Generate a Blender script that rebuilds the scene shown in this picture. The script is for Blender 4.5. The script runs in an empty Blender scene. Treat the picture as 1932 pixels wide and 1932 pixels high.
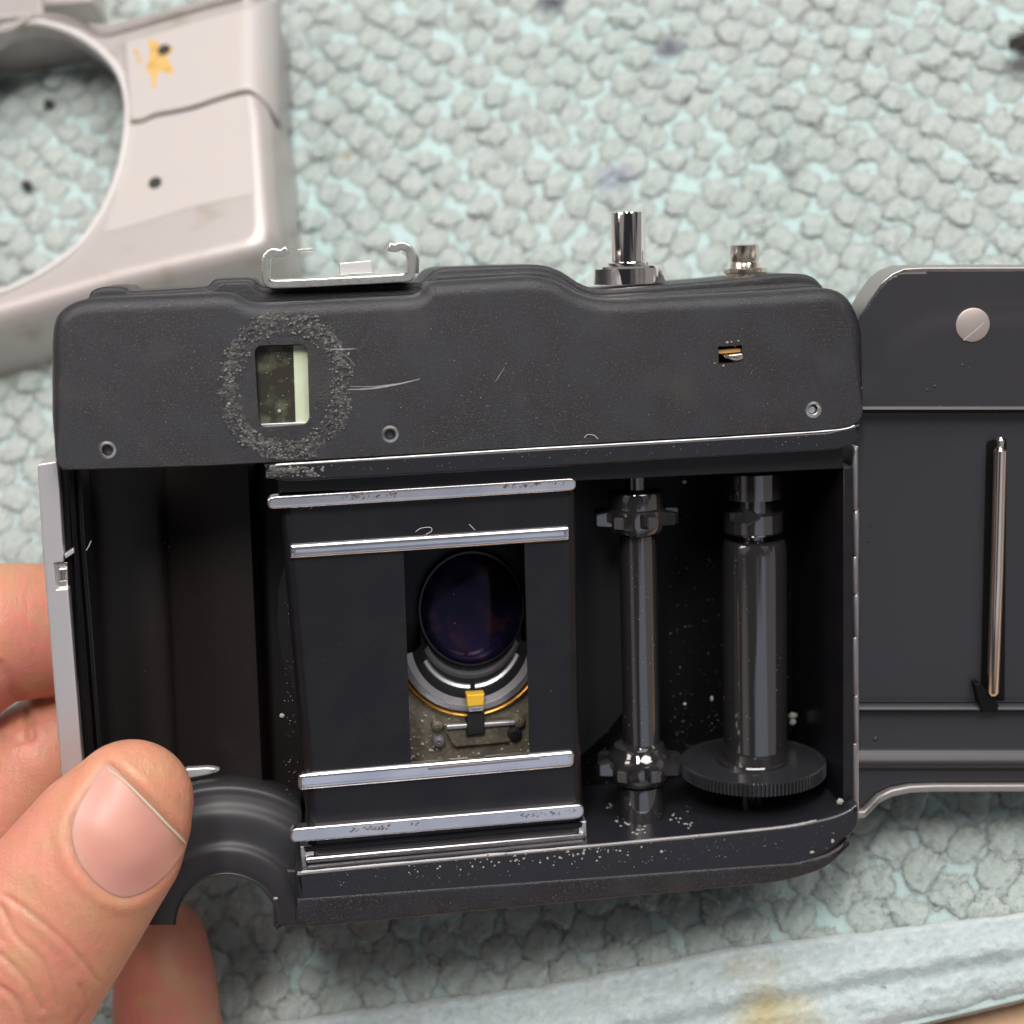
import bpy, bmesh, math, random
import numpy as np
from mathutils import Vector, Matrix, noise
from mathutils.geometry import tessellate_polygon
from mathutils.bvhtree import BVHTree
random.seed(7); np.random.seed(7)
PI = math.pi
S = bpy.context.scene
S.unit_settings.system = 'METRIC'; S.unit_settings.scale_length = 0.01      # one unit is one centimetre
COL = S.collection
# ------------------------------------------------------------------ camera: 1 unit = 1 cm
F = 2801.0                                   # focal length in units of a 1932 wide picture
CX = 966.0
n = Vector((-0.18, 0.42, 1.0)).normalized()  # towel normal in camera axes
wx = (Vector((1, 0, 0)) - n * n.x).normalized(); wy = n.cross(wx)
V2W = Matrix((wx, wy, n))                    # camera axes -> world axes
CAM = V2W @ Vector((0, 0, 28.3))
cam_d = bpy.data.cameras.new('camera'); cam = bpy.data.objects.new('camera', cam_d); COL.objects.link(cam)
cam.matrix_world = Matrix.Translation(CAM) @ V2W.to_4x4()
cam_d.sensor_width = 36; cam_d.lens = 36 * F / 1932; cam_d.clip_start = 0.5; cam_d.clip_end = 500
cam_d.dof.use_dof = True; cam_d.dof.focus_distance = 21.1; cam_d.dof.aperture_fstop = cam_d.lens / 1000 / 0.30
S.camera = cam
S.view_settings.view_transform = 'Standard'; S.view_settings.look = 'None'
S.view_settings.exposure = 0.0; S.view_settings.gamma = 1
# ------------------------------------------------------------------ light: dim room, ceiling lamp beyond the top of the picture, added fill lamps
W = bpy.data.worlds.new('World'); S.world = W; W.use_nodes = True
_N = W.node_tree.nodes; _L = W.node_tree.links                   # noise patches standing in for the unseen room, added for stripes in reflections
_tc = _N.new('ShaderNodeTexCoord'); _nz = _N.new('ShaderNodeTexNoise'); _nz.inputs['Scale'].default_value = 1.5; _nz.inputs['Detail'].default_value = 2
_L.new(_tc.outputs['Generated'], _nz.inputs[0]); _cr = _N.new('ShaderNodeValToRGB'); _L.new(_nz.outputs['Fac'], _cr.inputs[0])
_cr.color_ramp.elements[0].position = .45; _cr.color_ramp.elements[0].color = (.10, .10, .12, 1); _cr.color_ramp.elements[1].position = .56; _cr.color_ramp.elements[1].color = (1.15, 1.08, 1.03, 1)
_L.new(_cr.outputs[0], _N['Background'].inputs[0]); _N['Background'].inputs[1].default_value = 0.24
def area(name, vpos, target, sx, sy, power, col):
    l = bpy.data.lights.new(name, 'AREA'); l.shape = 'RECTANGLE'; l.size = sx; l.size_y = sy; l.energy = power; l.color = col
    o = bpy.data.objects.new(name, l); COL.objects.link(o)
    p = CAM + V2W @ Vector(vpos); t = CAM + V2W @ Vector(target)
    o.location = p; o.rotation_euler = (t - p).to_track_quat('-Z', 'Y').to_euler(); return o
area('ceiling_lamp', (-11, 38, 44), (0, 0, -22), 9, 22, 36000, (1.0, 0.965, 0.92))
area('added_side_fill', (-62, 30, 20), (0, 0, -22), 30, 40, 19000, (1.0, 0.84, 0.80))  # unseen warm fill added for sheen on left-facing edges
area('added_top_fill', (16, 68, 42), (0, 0, -22), 100, 50, 98000, (1.0, 0.97, 0.94))  # large unseen fill added for sheen on bevels and ledges
area('added_blue_fill', (20, -40, 44), (0, 0, -22), 60, 40, 2400, (0.50, 0.68, 1.0))  # unseen blue fill added for bluish reflections on the lower metal
# ------------------------------------------------------------------ frames of reference
def rot(a, b, g):
    return Matrix.Rotation(g, 3, 'Z') @ Matrix.Rotation(a, 3, 'X') @ Matrix.Rotation(b, 3, 'Y')
BR = rot(*[math.radians(v) for v in (10.05, 7.97, 1.98)])
class Frame:
    """a rigid frame given in camera axes; at() lifts a picture point onto its plane z"""
    def __init__(s, R, o): s.R, s.o = R, Vector(o)
    def at(s, px, py, z=0.0):
        r = Vector(((px - CX) / F, -(py - CX) / F, -1.0)); bz = s.R.col[2]
        t = (z + s.o.dot(bz)) / r.dot(bz); p = r * t - s.o
        return (p.dot(s.R.col[0]), p.dot(s.R.col[1]))
    def world(s):
        return Matrix.Translation(CAM + V2W @ s.o) @ (V2W @ s.R).to_4x4()
    def scale(s, px, py, z):
        x, y = s.at(px, py, z); x1, y1 = s.at(px + 10, py, z); return 10 / math.hypot(x1 - x, y1 - y)
    def px(s, p):
        v = s.R @ Vector(p) + s.o; return CX + F * v.x / -v.z, CX - F * v.y / -v.z
B = Frame(BR, (0, 0, -20.9))
hx, hy = B.at(1622, 1000, -0.45); ho = BR @ Vector((hx, hy, -0.45)) + B.o
dX = Vector((1, 0.0, 0.0)); dY = Vector((-0.03, 0.975, 0.20)); dX = dX.normalized(); dY = (dY - dX * dY.dot(dX)).normalized()
DR = Matrix((dX, dY, dX.cross(dY))).transposed()
DF = Frame(DR, ho)
T = Frame(V2W.transposed(), V2W.transposed() @ (-CAM))      # world frame itself
def PW(px, py, z=0.0):
    x, y = T.at(px, py, z); return Vector((x, y, z))
# ------------------------------------------------------------------ materials
def mat(name, col, rough=0.5, metal=0.0, bump=None, var=None, spec=0.5, sss=None, coat=0.0, tint=None, pos=False):
    m = bpy.data.materials.new(name); m.use_nodes = True; nt = m.node_tree; N = nt.nodes; L = nt.links
    b = N['Principled BSDF']; b.inputs['Base Color'].default_value = (*col, 1); b.inputs['Roughness'].default_value = rough
    b.inputs['Metallic'].default_value = metal; b.inputs['Specular IOR Level'].default_value = spec
    b.inputs['Coat Weight'].default_value = coat
    tc = N.new('ShaderNodeTexCoord'); src = tc.outputs['Object']
    if pos: src = N.new('ShaderNodeNewGeometry').outputs['Position']
    if tint: b.inputs['Specular Tint'].default_value = (*tint, 1)
    if sss:
        b.inputs['Subsurface Weight'].default_value = sss[0]; b.inputs['Subsurface Radius'].default_value = sss[1]; b.inputs['Subsurface Scale'].default_value = sss[2]
    if var:                                   # list of (scale, colour, threshold lo, hi)
        cur = None
        for sc, c, lo, hi in var:
            nz = N.new('ShaderNodeTexNoise'); nz.inputs['Scale'].default_value = sc; nz.inputs['Detail'].default_value = 4; L.new(src, nz.inputs['Vector'])
            mr = N.new('ShaderNodeMapRange'); mr.inputs[1].default_value = lo; mr.inputs[2].default_value = hi; L.new(nz.outputs['Fac'], mr.inputs[0])
            mx = N.new('ShaderNodeMix'); mx.data_type = 'RGBA'; L.new(mr.outputs[0], mx.inputs[0])
            if cur: L.new(cur, mx.inputs[6])
            else: mx.inputs[6].default_value = (*col, 1)
            mx.inputs[7].default_value = (*c, 1); cur = mx.outputs[2]
        L.new(cur, b.inputs['Base Color'])
    if bump:                                  # list of (scale, distance) or (scale, distance, stretch vector)
        prev = None
        for it in bump:
            v = src
            if len(it) > 2:
                mp = N.new('ShaderNodeMapping'); mp.inputs['Scale'].default_value = it[2]; L.new(src, mp.inputs[0]); v = mp.outputs[0]
            nz = N.new('ShaderNodeTexNoise'); nz.inputs['Scale'].default_value = it[0]; nz.inputs['Detail'].default_value = 2; L.new(v, nz.inputs['Vector'])
            bp = N.new('ShaderNodeBump'); bp.inputs['Distance'].default_value = it[1]; bp.inputs['Strength'].default_value = 1; L.new(nz.outputs['Fac'], bp.inputs['Height'])
            if prev: L.new(prev, bp.inputs['Normal'])
            prev = bp.outputs[0]
        L.new(prev, b.inputs['Normal'])
    return m
M = {}
M['cover'] = mat('textured_black_enamel', (.010, .0095, .012), .37, spec=.6, bump=[(66, .008), (130, .005)], var=[(38, (.10, .10, .105), .60, .70), (1.2, (.016, .017, .025), .4, .7), (.9, (.030, .028, .028), .55, .75)])
M['smooth'] = mat('smooth_black_enamel', (.014, .014, .018), .30, bump=[(40, .0015)], var=[(30, (.05, .05, .055), .66, .74)])
M['satin'] = mat('satin_black', (.007, .0065, .009), .34, spec=.4, bump=[(60, .001)], var=[(2, (.010, .009, .010), .4, .7)])
M['matte'] = mat('matt_black_moulding', (.026, .025, .028), .46, bump=[(40, .001)])
M['gloss'] = mat('gloss_black', (.004, .005, .007), .10, bump=[(9, .002)])
M['spool'] = mat('polished_black_metal', (.17, .165, .168), .05, .9, bump=[(3, .0015)])
M['wheel'] = mat('black_wheel_plastic', (.022, .023, .026), .2, spec=.6)
M['deep'] = mat('chamber_black', (.012, .0095, .009), .46, spec=.4, bump=[(30, .002)])
M['groove'] = mat('groove_black', (.003, .003, .0035), .5, spec=.2)
M['rail'] = mat('polished_rail_metal', (.88, .87, .90), .22, 1.0, bump=[(24, .0006, (.15, 1, 1))], var=[(1.5, (.72, .72, .78), .4, .7)])
M['aged_rail'] = mat('worn_rail_metal', (.88, .84, .84), .26, 1.0, bump=[(40, .0006)], var=[(1.5, (.72, .70, .74), .4, .7)])
M['alu'] = mat('satin_aluminium', (.72, .70, .71), .40, 0.75, bump=[(90, .0015)])
M['shoe'] = mat('nickel_plate', (.78, .78, .74), .32, 1.0, bump=[(22, .006)], var=[(12, (.62, .61, .55), .5, .75)])
M['chrome'] = mat('chrome', (.86, .83, .82), .06, 1.0, bump=[(4, .001)])
M['nickel'] = mat('worn_nickel', (.72, .66, .58), .2, 1.0, bump=[(18, .004)], var=[(14, (.5, .44, .36), .5, .7)])
M['gold'] = mat('brass', (.75, .42, .10), .28, 1.0, bump=[(14, .004)], var=[(8, (.45, .22, .05), .5, .75)])
M['yellow'] = mat('yellow_lacquer', (.72, .42, .03), .3)
M['plate'] = mat('speckled_brass_plate', (.22, .19, .14), .42, .6, bump=[(16, .012)], var=[(18, (.42, .38, .28), .58, .72), (3, (.13, .11, .09), .45, .7)])
M['ring'] = mat('grey_barrel_metal', (.30, .29, .31), .34, .7, bump=[(12, .002)])
M['ringlight'] = mat('light_barrel_metal', (.55, .55, .57), .35, .8)
M['barrel'] = mat('matt_black_barrel', (.006, .006, .007), .55)
M['lens'] = mat('coated_lens_glass', (.004, .004, .012), .07, spec=.22, tint=(.65, .55, 1.0), var=[(1.3, (.012, .006, .024), .4, .6), (2.6, (.035, .012, .010), .52, .68)])
M['eyelet'] = mat('steel_eyelet', (.66, .65, .64), .28, 1.0)
M['dust'] = mat('dust', (.33, .32, .29), .9)
M['lint'] = mat('lint', (.5, .5, .5), .9)
M['scratch'] = mat('bare_scratch', (.34, .34, .35), .6)
M['glue'] = mat('crazed_glue', (.028, .027, .030), .42, bump=[(26, .03), (60, .014)], var=[(3, (.075, .073, .073), .42, .62), (20, (.26, .26, .23), .58, .70), (44, (.26, .26, .25), .62, .74)])
M['fleck'] = mat('glue_fleck', (.20, .20, .18), .6)
M['fpane'] = mat('viewfinder_pane', (.035, .034, .026), .14, var=[(4.5, (.10, .10, .07), .5, .68)], coat=.5, bump=[(8, .004)])
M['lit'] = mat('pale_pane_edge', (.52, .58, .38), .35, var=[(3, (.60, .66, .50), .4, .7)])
M['brown'] = mat('amber_strip', (.50, .27, .07), .4)
M['door'] = mat('satin_black_door', (.026, .025, .028), .38, bump=[(50, .001)], var=[(2, (.026, .026, .032), .4, .7)])
M['doorrim'] = mat('bare_door_rim', (.36, .34, .33), .40, .6)
M['rod'] = mat('polished_roller', (.88, .76, .68), .16, 1.0)
M['rivet'] = mat('bare_rivet', (.42, .36, .34), .45, .5)
M['mark'] = mat('dark_rub_mark', (.30, .26, .26), .4, .7)
M['case'] = mat('champagne_anodised_shell', (.52, .48, .475), .40, .35, bump=[(30, .002)], var=[(.5, (.50, .46, .44), .4, .7), (1.3, (.40, .365, .31), .55, .72)])
M['caserim'] = mat('shell_bright_rim', (.78, .75, .74), .3, .2)
M['casein'] = mat('bare_shell_metal', (.50, .465, .46), .5, .1, bump=[(20, .003)], var=[(1.5, (.51, .47, .435), .45, .7)])
M['stain'] = mat('dried_yellow_glue', (.62, .40, .13), .5, bump=[(10, .02)], var=[(5, (.45, .27, .07), .5, .7)])
M['hole'] = mat('dark_hole', (.03, .028, .026), .7)
M['wood'] = mat('light_wood', (.55, .33, .18), .5, bump=[(6, .01, (1, .1, 1))], var=[(2, (.42, .24, .12), .4, .7)])
M['bristle'] = mat('dark_bristle', (.03, .022, .018), .6)
M['skin'] = mat('skin', (.60, .275, .18), .43, sss=(.8, (1.0, .32, .16), .22), bump=[(30, .008), (9, .010), (12, .012, (1.0, .25, .4))], var=[(.55, (.63, .24, .19), .42, .62), (5, (.53, .27, .165), .5, .75), (1.7, (.56, .31, .18), .5, .7)])
M['nail'] = mat('fingernail', (.60, .305, .235), .42, sss=(.7, (1.0, .4, .3), .15), bump=[(5, .003)], var=[(.9, (.55, .27, .24), .4, .65)])
M['nailtip'] = mat('nail_white_edge', (.72, .58, .46), .35, sss=(.5, (1.0, .6, .4), .1))
def towel_mat(name, c1, c2, c3):
    m = mat(name, c1, .95, spec=.15, pos=True, bump=[(7, .05), (22, .03)], sss=(.85, (.95, 1.0, 1.0), .35)); nt = m.node_tree; N = nt.nodes; L = nt.links; b = N['Principled BSDF']
    b.inputs['Sheen Weight'].default_value = .35; b.inputs['Sheen Roughness'].default_value = .5
    g = N.new('ShaderNodeNewGeometry')
    nz = N.new('ShaderNodeTexNoise'); nz.inputs['Scale'].default_value = .22; nz.inputs['Detail'].default_value = 3; L.new(g.outputs['Position'], nz.inputs[0])
    mr = N.new('ShaderNodeMapRange'); mr.inputs[1].default_value = .35; mr.inputs[2].default_value = .65; L.new(nz.outputs['Fac'], mr.inputs[0])
    mx = N.new('ShaderNodeMix'); mx.data_type = 'RGBA'; mx.inputs[6].default_value = (*c1, 1); mx.inputs[7].default_value = (*c2, 1); L.new(mr.outputs[0], mx.inputs[0])
    n2 = N.new('ShaderNodeTexNoise'); n2.inputs['Scale'].default_value = 9; n2.inputs['Detail'].default_value = 3; L.new(g.outputs['Position'], n2.inputs[0])
    m2 = N.new('ShaderNodeMapRange'); m2.inputs[1].default_value = .5; m2.inputs[2].default_value = .8; L.new(n2.outputs['Fac'], m2.inputs[0])
    mz = N.new('ShaderNodeMix'); mz.data_type = 'RGBA'; mz.inputs[7].default_value = (*c3, 1); L.new(m2.outputs[0], mz.inputs[0]); L.new(mx.outputs[2], mz.inputs[6])
    cur = mz.outputs[2]
    stains_and_shading = [((1043, 18), .42, (.05, .05, .09), .85), ((1262, 100), .42, (.07, .07, .11), .8), ((1235, 140), .3, (.07, .07, .11), .6), ((1160, 348), .5, (.22, .22, .34), .7),
              ((1480, 300), .35, (.10, .10, .12), .6), ((1495, 340), .3, (.09, .08, .09), .7), ((1800, 270), .13, (.02, .02, .02), .9), ((1060, 110), .2, (.10, .09, .08), .7),
              ((655, 296), .2, (.25, .2, .05), .7), ((40, 655), 1.0, (.22, .20, .06), .7), ((70, 85), 1.0, (.04, .08, .06), .8), ((210, 120), .6, (.06, .09, .07), .7), ((5, 150), .8, (.06, .09, .07), .7),  # last three: painted shadow, with some dirt, inside the shell opening
              ((1640, 1190), .3, (.3, .25, .05), .8), ((1430, 1890), .75, (.42, .34, .13), .75), ((1470, 1960), .9, (.5, .42, .18), .6), ((1590, 1900), .35, (.45, .42, .25), .6), ((500, 1900), .6, (.8, .85, .8), .3)]  # the last paints the lit towel at lower left paler
    for (px, py), r, c, k in stains_and_shading:
        p = PW(px, py)
        vm = N.new('ShaderNodeVectorMath'); vm.operation = 'DISTANCE'; vm.inputs[1].default_value = p
        wz = N.new('ShaderNodeVectorMath'); wz.operation = 'MULTIPLY_ADD'; wz.inputs[1].default_value = (r * .9,) * 3; L.new(n3(N, L, g), wz.inputs[0]); L.new(g.outputs['Position'], wz.inputs[2])
        L.new(wz.outputs[0], vm.inputs[0])
        a = N.new('ShaderNodeMapRange'); a.inputs[1].default_value = r * 1.15; a.inputs[2].default_value = r * .45; a.inputs[3].default_value = 0; a.inputs[4].default_value = k; L.new(vm.outputs['Value'], a.inputs[0])
        q = N.new('ShaderNodeMix'); q.data_type = 'RGBA'; q.inputs[7].default_value = (*c, 1); L.new(a.outputs[0], q.inputs[0]); L.new(cur, q.inputs[6]); cur = q.outputs[2]
    L.new(cur, b.inputs['Base Color']); return m
_n3 = {}
def n3(N, L, g):
    k = g.as_pointer()
    if k not in _n3:
        z = N.new('ShaderNodeTexNoise'); z.inputs['Scale'].default_value = 1.6; z.inputs['Detail'].default_value = 3; L.new(g.outputs['Position'], z.inputs[0])
        s = N.new('ShaderNodeVectorMath'); s.operation = 'SUBTRACT'; s.inputs[1].default_value = (.5, .5, .5); L.new(z.outputs['Color'], s.inputs[0]); _n3[k] = s.outputs[0]
    return _n3[k]
M['tuft'] = towel_mat('terry_tuft', (.42, .485, .465), (.45, .50, .48), (.37, .44, .42))
M['weave'] = towel_mat('terry_ground_weave', (.48, .635, .625), (.52, .655, .65), (.44, .595, .585))
M['hem'] = towel_mat('terry_hem', (.46, .53, .54), (.50, .57, .58), (.40, .47, .48))
# ------------------------------------------------------------------ mesh helpers
def link(name, me, m, parent=None, label=None, smooth=True, kind=None, angle=35):
    if m: me.materials.append(m)
    o = bpy.data.objects.new(name, me); COL.objects.link(o)
    if parent: o.parent = parent
    if smooth:
        for p in me.polygons: p.use_smooth = True
        me.set_sharp_from_angle(angle=math.radians(angle))
    if label: o['label'] = label
    if kind: o['kind'] = kind
    return o
def bm_obj(name, bm, m, parent=None, **k):
    bmesh.ops.remove_doubles(bm, verts=bm.verts, dist=1e-5); bmesh.ops.recalc_face_normals(bm, faces=bm.faces)
    me = bpy.data.meshes.new(name); bm.to_mesh(me); bm.free(); return link(name, me, m, parent, **k)
def thing(name, label, cat, mw, group=None):
    o = bpy.data.objects.new(name, None); COL.objects.link(o); o.matrix_world = mw; o.empty_display_size = .5
    o['label'] = label; o['category'] = cat
    if group: o['group'] = group
    return o
def tag(o, label, cat, group=None):
    o['label'] = label; o['category'] = cat
    if group: o['group'] = group
def rc(pts, n=6):
    """round the corners whose entry carries a third value, the radius"""
    out = []; k = len(pts)
    for i, p in enumerate(pts):
        if len(p) < 3 or p[2] == 0: out.append((p[0], p[1])); continue
        P = Vector(p[:2]); A = Vector(pts[i - 1][:2]); C = Vector(pts[(i + 1) % k][:2]); r = p[2]
        a = P + (A - P).normalized() * min(r, (A - P).length * .48); c = P + (C - P).normalized() * min(r, (C - P).length * .48)
        for j in range(n + 1):
            t = j / n; out.append(tuple(a * (1 - t) ** 2 + P * 2 * t * (1 - t) + c * t * t))
    return out
def ell(cx, cy, rx, ry, n=40, a0=0):
    return [(cx + rx * math.cos(a0 + 2 * PI * i / n), cy + ry * math.sin(a0 + 2 * PI * i / n)) for i in range(n)]
def area2(p): return sum(p[i - 1][0] * p[i][1] - p[i][0] * p[i - 1][1] for i in range(len(p))) / 2
def ccw(p): p = [tuple(q) for q in p]; return p if area2(p) > 0 else p[::-1]
def inset(p, d):
    out = []; k = len(p)
    for i in range(k):
        a = Vector(p[i - 1]); b = Vector(p[i]); c = Vector(p[(i + 1) % k])
        e1 = (b - a); e2 = (c - b)
        if e1.length < 1e-7: e1 = e2
        if e2.length < 1e-7: e2 = e1
        e1.normalize(); e2.normalize(); n1 = Vector((-e1.y, e1.x)); n2 = Vector((-e2.y, e2.x)); m = (n1 + n2)
        if m.length < 1e-6: m = n1
        m.normalize(); out.append(tuple(b + m * d / max(.5, m.dot(n1))))
    return out
def slab_bm(outline, zf, zb, bev=.03, holes=(), seg=5, back=True, bm=None, wt=None):
    """outline in frame units; rounded front edge of radius bev; holes = (loop, depth, closed bottom)"""
    bm = bm or bmesh.new(); o = ccw(outline); rings = [(zb, 0)]
    for k in range(seg + 1):
        th = k / seg * PI / 2; rings.append((zf - bev + bev * math.sin(th), bev * (1 - math.cos(th))))
    rings.append((zf, bev + min(.03, bev)))
    prev = None; k = len(o)
    for z, d in rings:
        vs = [bm.verts.new((lerp(a[0], q[0], wt(a)), lerp(a[1], q[1], wt(a)), z) if wt else (q[0], q[1], z)) for a, q in zip(o, inset(o, d) if d else o)]
        if prev:
            for i in range(k): bm.faces.new((prev[i - 1], prev[i], vs[i], vs[i - 1]))
        elif back:
            for t in tessellate_polygon([[Vector((v.co.x, v.co.y, 0)) for v in vs]]):
                try: bm.faces.new([vs[i] for i in t])
                except ValueError: pass
        prev = vs
    loops = [prev]
    for h in holes:
        lp = ccw(h[0]); vs = [bm.verts.new((x, y, zf)) for x, y in lp]; lo = [bm.verts.new((x, y, zf - h[1])) for x, y in lp]
        for i in range(len(vs)): bm.faces.new((vs[i - 1], vs[i], lo[i], lo[i - 1]))
        if len(h) > 2 and h[2]: bm.faces.new(lo)
        loops.append(vs)
    flat = [v for l in loops for v in l]
    for t in tessellate_polygon([[Vector((v.co.x, v.co.y, 0)) for v in l] for l in loops]):
        try: bm.faces.new([flat[i] for i in t])
        except ValueError: pass
    return bm
def slab(name, px, zf, zb, m, parent, bev=.03, holes=(), fr=B, seg=5, back=True, wt=None, **k):
    zo = zf - bev * .5
    o = [fr.at(x, y, zo) for x, y in px]
    hs = [([fr.at(x, y, zf) for x, y in h[0]],) + tuple(h[1:]) for h in holes]
    return bm_obj(name, slab_bm(o, zf, zb, bev, hs, seg, back, None, wt), m, parent, **k)
def lathe_bm(prof, c, axis='Y', n=48, bm=None, a0=0, a1=2 * PI):
    bm = bm or bmesh.new(); prev = None; full = abs(a1 - a0 - 2 * PI) < 1e-6; cnt = n if full else n + 1
    for r, h in prof:
        vs = []
        for i in range(cnt):
            a = a0 + (a1 - a0) * i / n
            vs.append(bm.verts.new((c[0] + r * math.cos(a), h, c[1] + r * math.sin(a)) if axis == 'Y' else (c[0] + r * math.cos(a), c[1] + r * math.sin(a), h)))
        if prev:
            for i in range(n): bm.faces.new((prev[i], prev[(i + 1) % cnt], vs[(i + 1) % cnt], vs[i]))
        prev = vs
    return bm
def lathe(name, prof, c, m, parent, axis='Y', n=48, a0=0, a1=2 * PI, **k):
    return bm_obj(name, lathe_bm(prof, c, axis, n, None, a0, a1), m, parent, **k)
def ylathe(name, rows, xc, z, m, parent, n=48, cap=True, **k):
    """rows = (radius in picture units, picture y); axis up the body at picture x xc"""
    ym = sum(r[1] for r in rows) / len(rows); cx = B.at(xc, ym, z)[0]; sc = B.scale(xc, ym, z)
    pr = [(r / sc, B.at(xc, y, z)[1]) for r, y in rows]
    if cap: pr = [(0.0, pr[0][1])] + pr + [(0.0, pr[-1][1])]
    return lathe(name, pr, (cx, z), m, parent, n=n, **k)
def box_bm(bm, lo, hi, mtx=None):
    r = bmesh.ops.create_cube(bm, size=1)
    for v in r['verts']:
        v.co = Vector([(lo[i] + hi[i]) / 2 + v.co[i] * (hi[i] - lo[i]) for i in range(3)])
        if mtx: v.co = mtx @ v.co
    return bm
def tube_bm(pts, rad, n=12, bm=None):
    bm = bm or bmesh.new(); prev = None; pts = [Vector(p) for p in pts]
    for i, p in enumerate(pts):
        d = (pts[min(i + 1, len(pts) - 1)] - pts[max(i - 1, 0)]).normalized(); a = d.orthogonal().normalized() if i == 0 else (a - d * a.dot(d)).normalized(); b = d.cross(a)
        r = rad[i] if hasattr(rad, '__len__') else rad
        vs = [bm.verts.new(p + (a * math.cos(2 * PI * j / n) + b * math.sin(2 * PI * j / n)) * r) for j in range(n)]
        if prev:
            for j in range(n): bm.faces.new((prev[j - 1], prev[j], vs[j], vs[j - 1]))
        else: bm.faces.new(vs[::-1])
        prev = vs
    bm.faces.new(prev); return bm
def strip_thick(path, t):
    """closed outline of a polyline of picture points with thickness t"""
    P = [Vector(p) for p in path]; L_, R_ = [], []
    for i, p in enumerate(P):
        d = (P[min(i + 1, len(P) - 1)] - P[max(i - 1, 0)]).normalized(); nn = Vector((-d.y, d.x)); L_.append(tuple(p + nn * t / 2)); R_.append(tuple(p - nn * t / 2))
    return L_ + R_[::-1]
def lerp(a, b, t): return a + (b - a) * t
_ball = {}
def ball(sub):
    if sub not in _ball:
        b = bmesh.new()
        if sub == 'uv': bmesh.ops.create_icosphere(b, subdivisions=4, radius=1)
        else: bmesh.ops.create_icosphere(b, subdivisions=sub, radius=1)
        b.verts.index_update(); _ball[sub] = (np.array([tuple(v.co) for v in b.verts]), np.array([[v.index for v in f.verts] for f in b.faces])); b.free()
    return _ball[sub]
def balls_mesh(name, items, sub=1):
    """items = (centre, scale x, y, z); one mesh of many small lumps"""
    bv, bf = ball(sub); k = len(bv)
    C = np.array([tuple(i[0]) for i in items]); Z = np.array([i[1:4] for i in items])
    V = (bv[None] * Z[:, None] + C[:, None]).reshape(-1, 3); Fc = (bf[None] + (np.arange(len(items)) * k)[:, None, None]).reshape(-1, 3)
    me = bpy.data.meshes.new(name); me.from_pydata(V.tolist(), [], Fc.tolist()); return me
def curve_pts(pts, n=8, closed=False):
    k = len(pts); out = []
    rng = range(k) if closed else range(k - 1)
    for i in rng:
        p0, p1, p2, p3 = [Vector(pts[j % k] if closed else pts[max(0, min(k - 1, j))]) for j in (i - 1, i, i + 1, i + 2)]
        for j in range(n):
            t = j / n; out.append(tuple(.5 * ((2 * p1) + (p2 - p0) * t + (2 * p0 - 5 * p1 + 4 * p2 - p3) * t * t + (3 * p1 - p0 - 3 * p2 + p3) * t ** 3)))
    if not closed: out.append(tuple(pts[-1]))
    return out
# ================================================================== SETTING: table and towel
bm = bmesh.new(); box_bm(bm, (-60, -60, -2.6), (60, 60, -.6))
tb = bm_obj('table_top', bm, M['wood'], smooth=False); tb['kind'] = 'structure'; tb['label'] = 'light brown wooden table top under the towel'
towel = thing('towel', 'pale grey green towel with raised tufts and a flat hem, lying under everything', 'towel', Matrix.Identity(4))
def wave(x, y): return .18 * noise.noise(Vector((x * .12, y * .12, 3.1))) + .05 * noise.noise(Vector((x * .5, y * .5, 7.7)))
Hn = [PW(300, 1990), PW(1065, 1890), PW(1380, 1828), PW(1650, 1795), PW(1932, 1762)]   # where the tufts end
He = [PW(1300, 2080), PW(1750, 1932), PW(1932, 1888)]                                   # the towel's outer edge
ea = (He[2] - He[1]).normalized(); en = Vector((-ea.y, ea.x, 0)); e0 = He[1]
def edge_d(x, y): return (Vector((x, y, 0)) - e0).dot(en)            # distance inside the outer edge
dmean = [edge_d(p.x, p.y) for p in Hn]
xs_h = [(p - e0).dot(ea) for p in Hn]
def hem_w(x, y): 
    s = (Vector((x, y, 0)) - e0).dot(ea); return float(np.interp(s, xs_h, dmean))
# ground weave
G = 260; xr = np.linspace(-32, 32, G); me = bpy.data.meshes.new('ground_weave')
vs = []; fs = []
for j in range(G):
    d = (j / (G - 1)) ** 1 * 60 + .02
    for i in range(G):
        p = e0 + ea * (xr[i]) + en * d
        vs.append((p.x, p.y, wave(p.x, p.y) + .175))
for j in range(G - 1):
    for i in range(G - 1): a = j * G + i; fs.append((a, a + 1, a + G + 1, a + G))
me.from_pydata(vs, [], fs); link('ground_weave', me, M['weave'], towel)
fb = bmesh.new()
for _ in range(60):
    p = PW(random.uniform(400, 1900), random.choice((random.uniform(0, 500), random.uniform(1650, 1900)))); a = random.uniform(0, 6.28); pts = []
    for k in range(7): pts.append((p.x, p.y, wave(p.x, p.y) + .33 + .03 * math.sin(k * 1.7))); p = p + Vector((math.cos(a), math.sin(a), 0)) * random.uniform(.06, .12); a += random.gauss(0, .7)
    r_ = random.uniform(.010, .018); prev = None
    for k, q_ in enumerate(pts):
        v4 = [fb.verts.new(Vector(q_) + Vector(o_)) for o_ in ((r_, 0, 0), (0, r_, 0), (-r_, 0, 0), (0, -r_, 0), )]; 
        if prev:
            for i_ in range(4): fb.faces.new((prev[i_ - 1], prev[i_], v4[i_], v4[i_ - 1]))
        prev = v4
fbm = bpy.data.meshes.new('loose_fibres'); fb.to_mesh(fbm); fb.free(); link('loose_fibres', fbm, M['tuft'], towel, kind='stuff')
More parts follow.
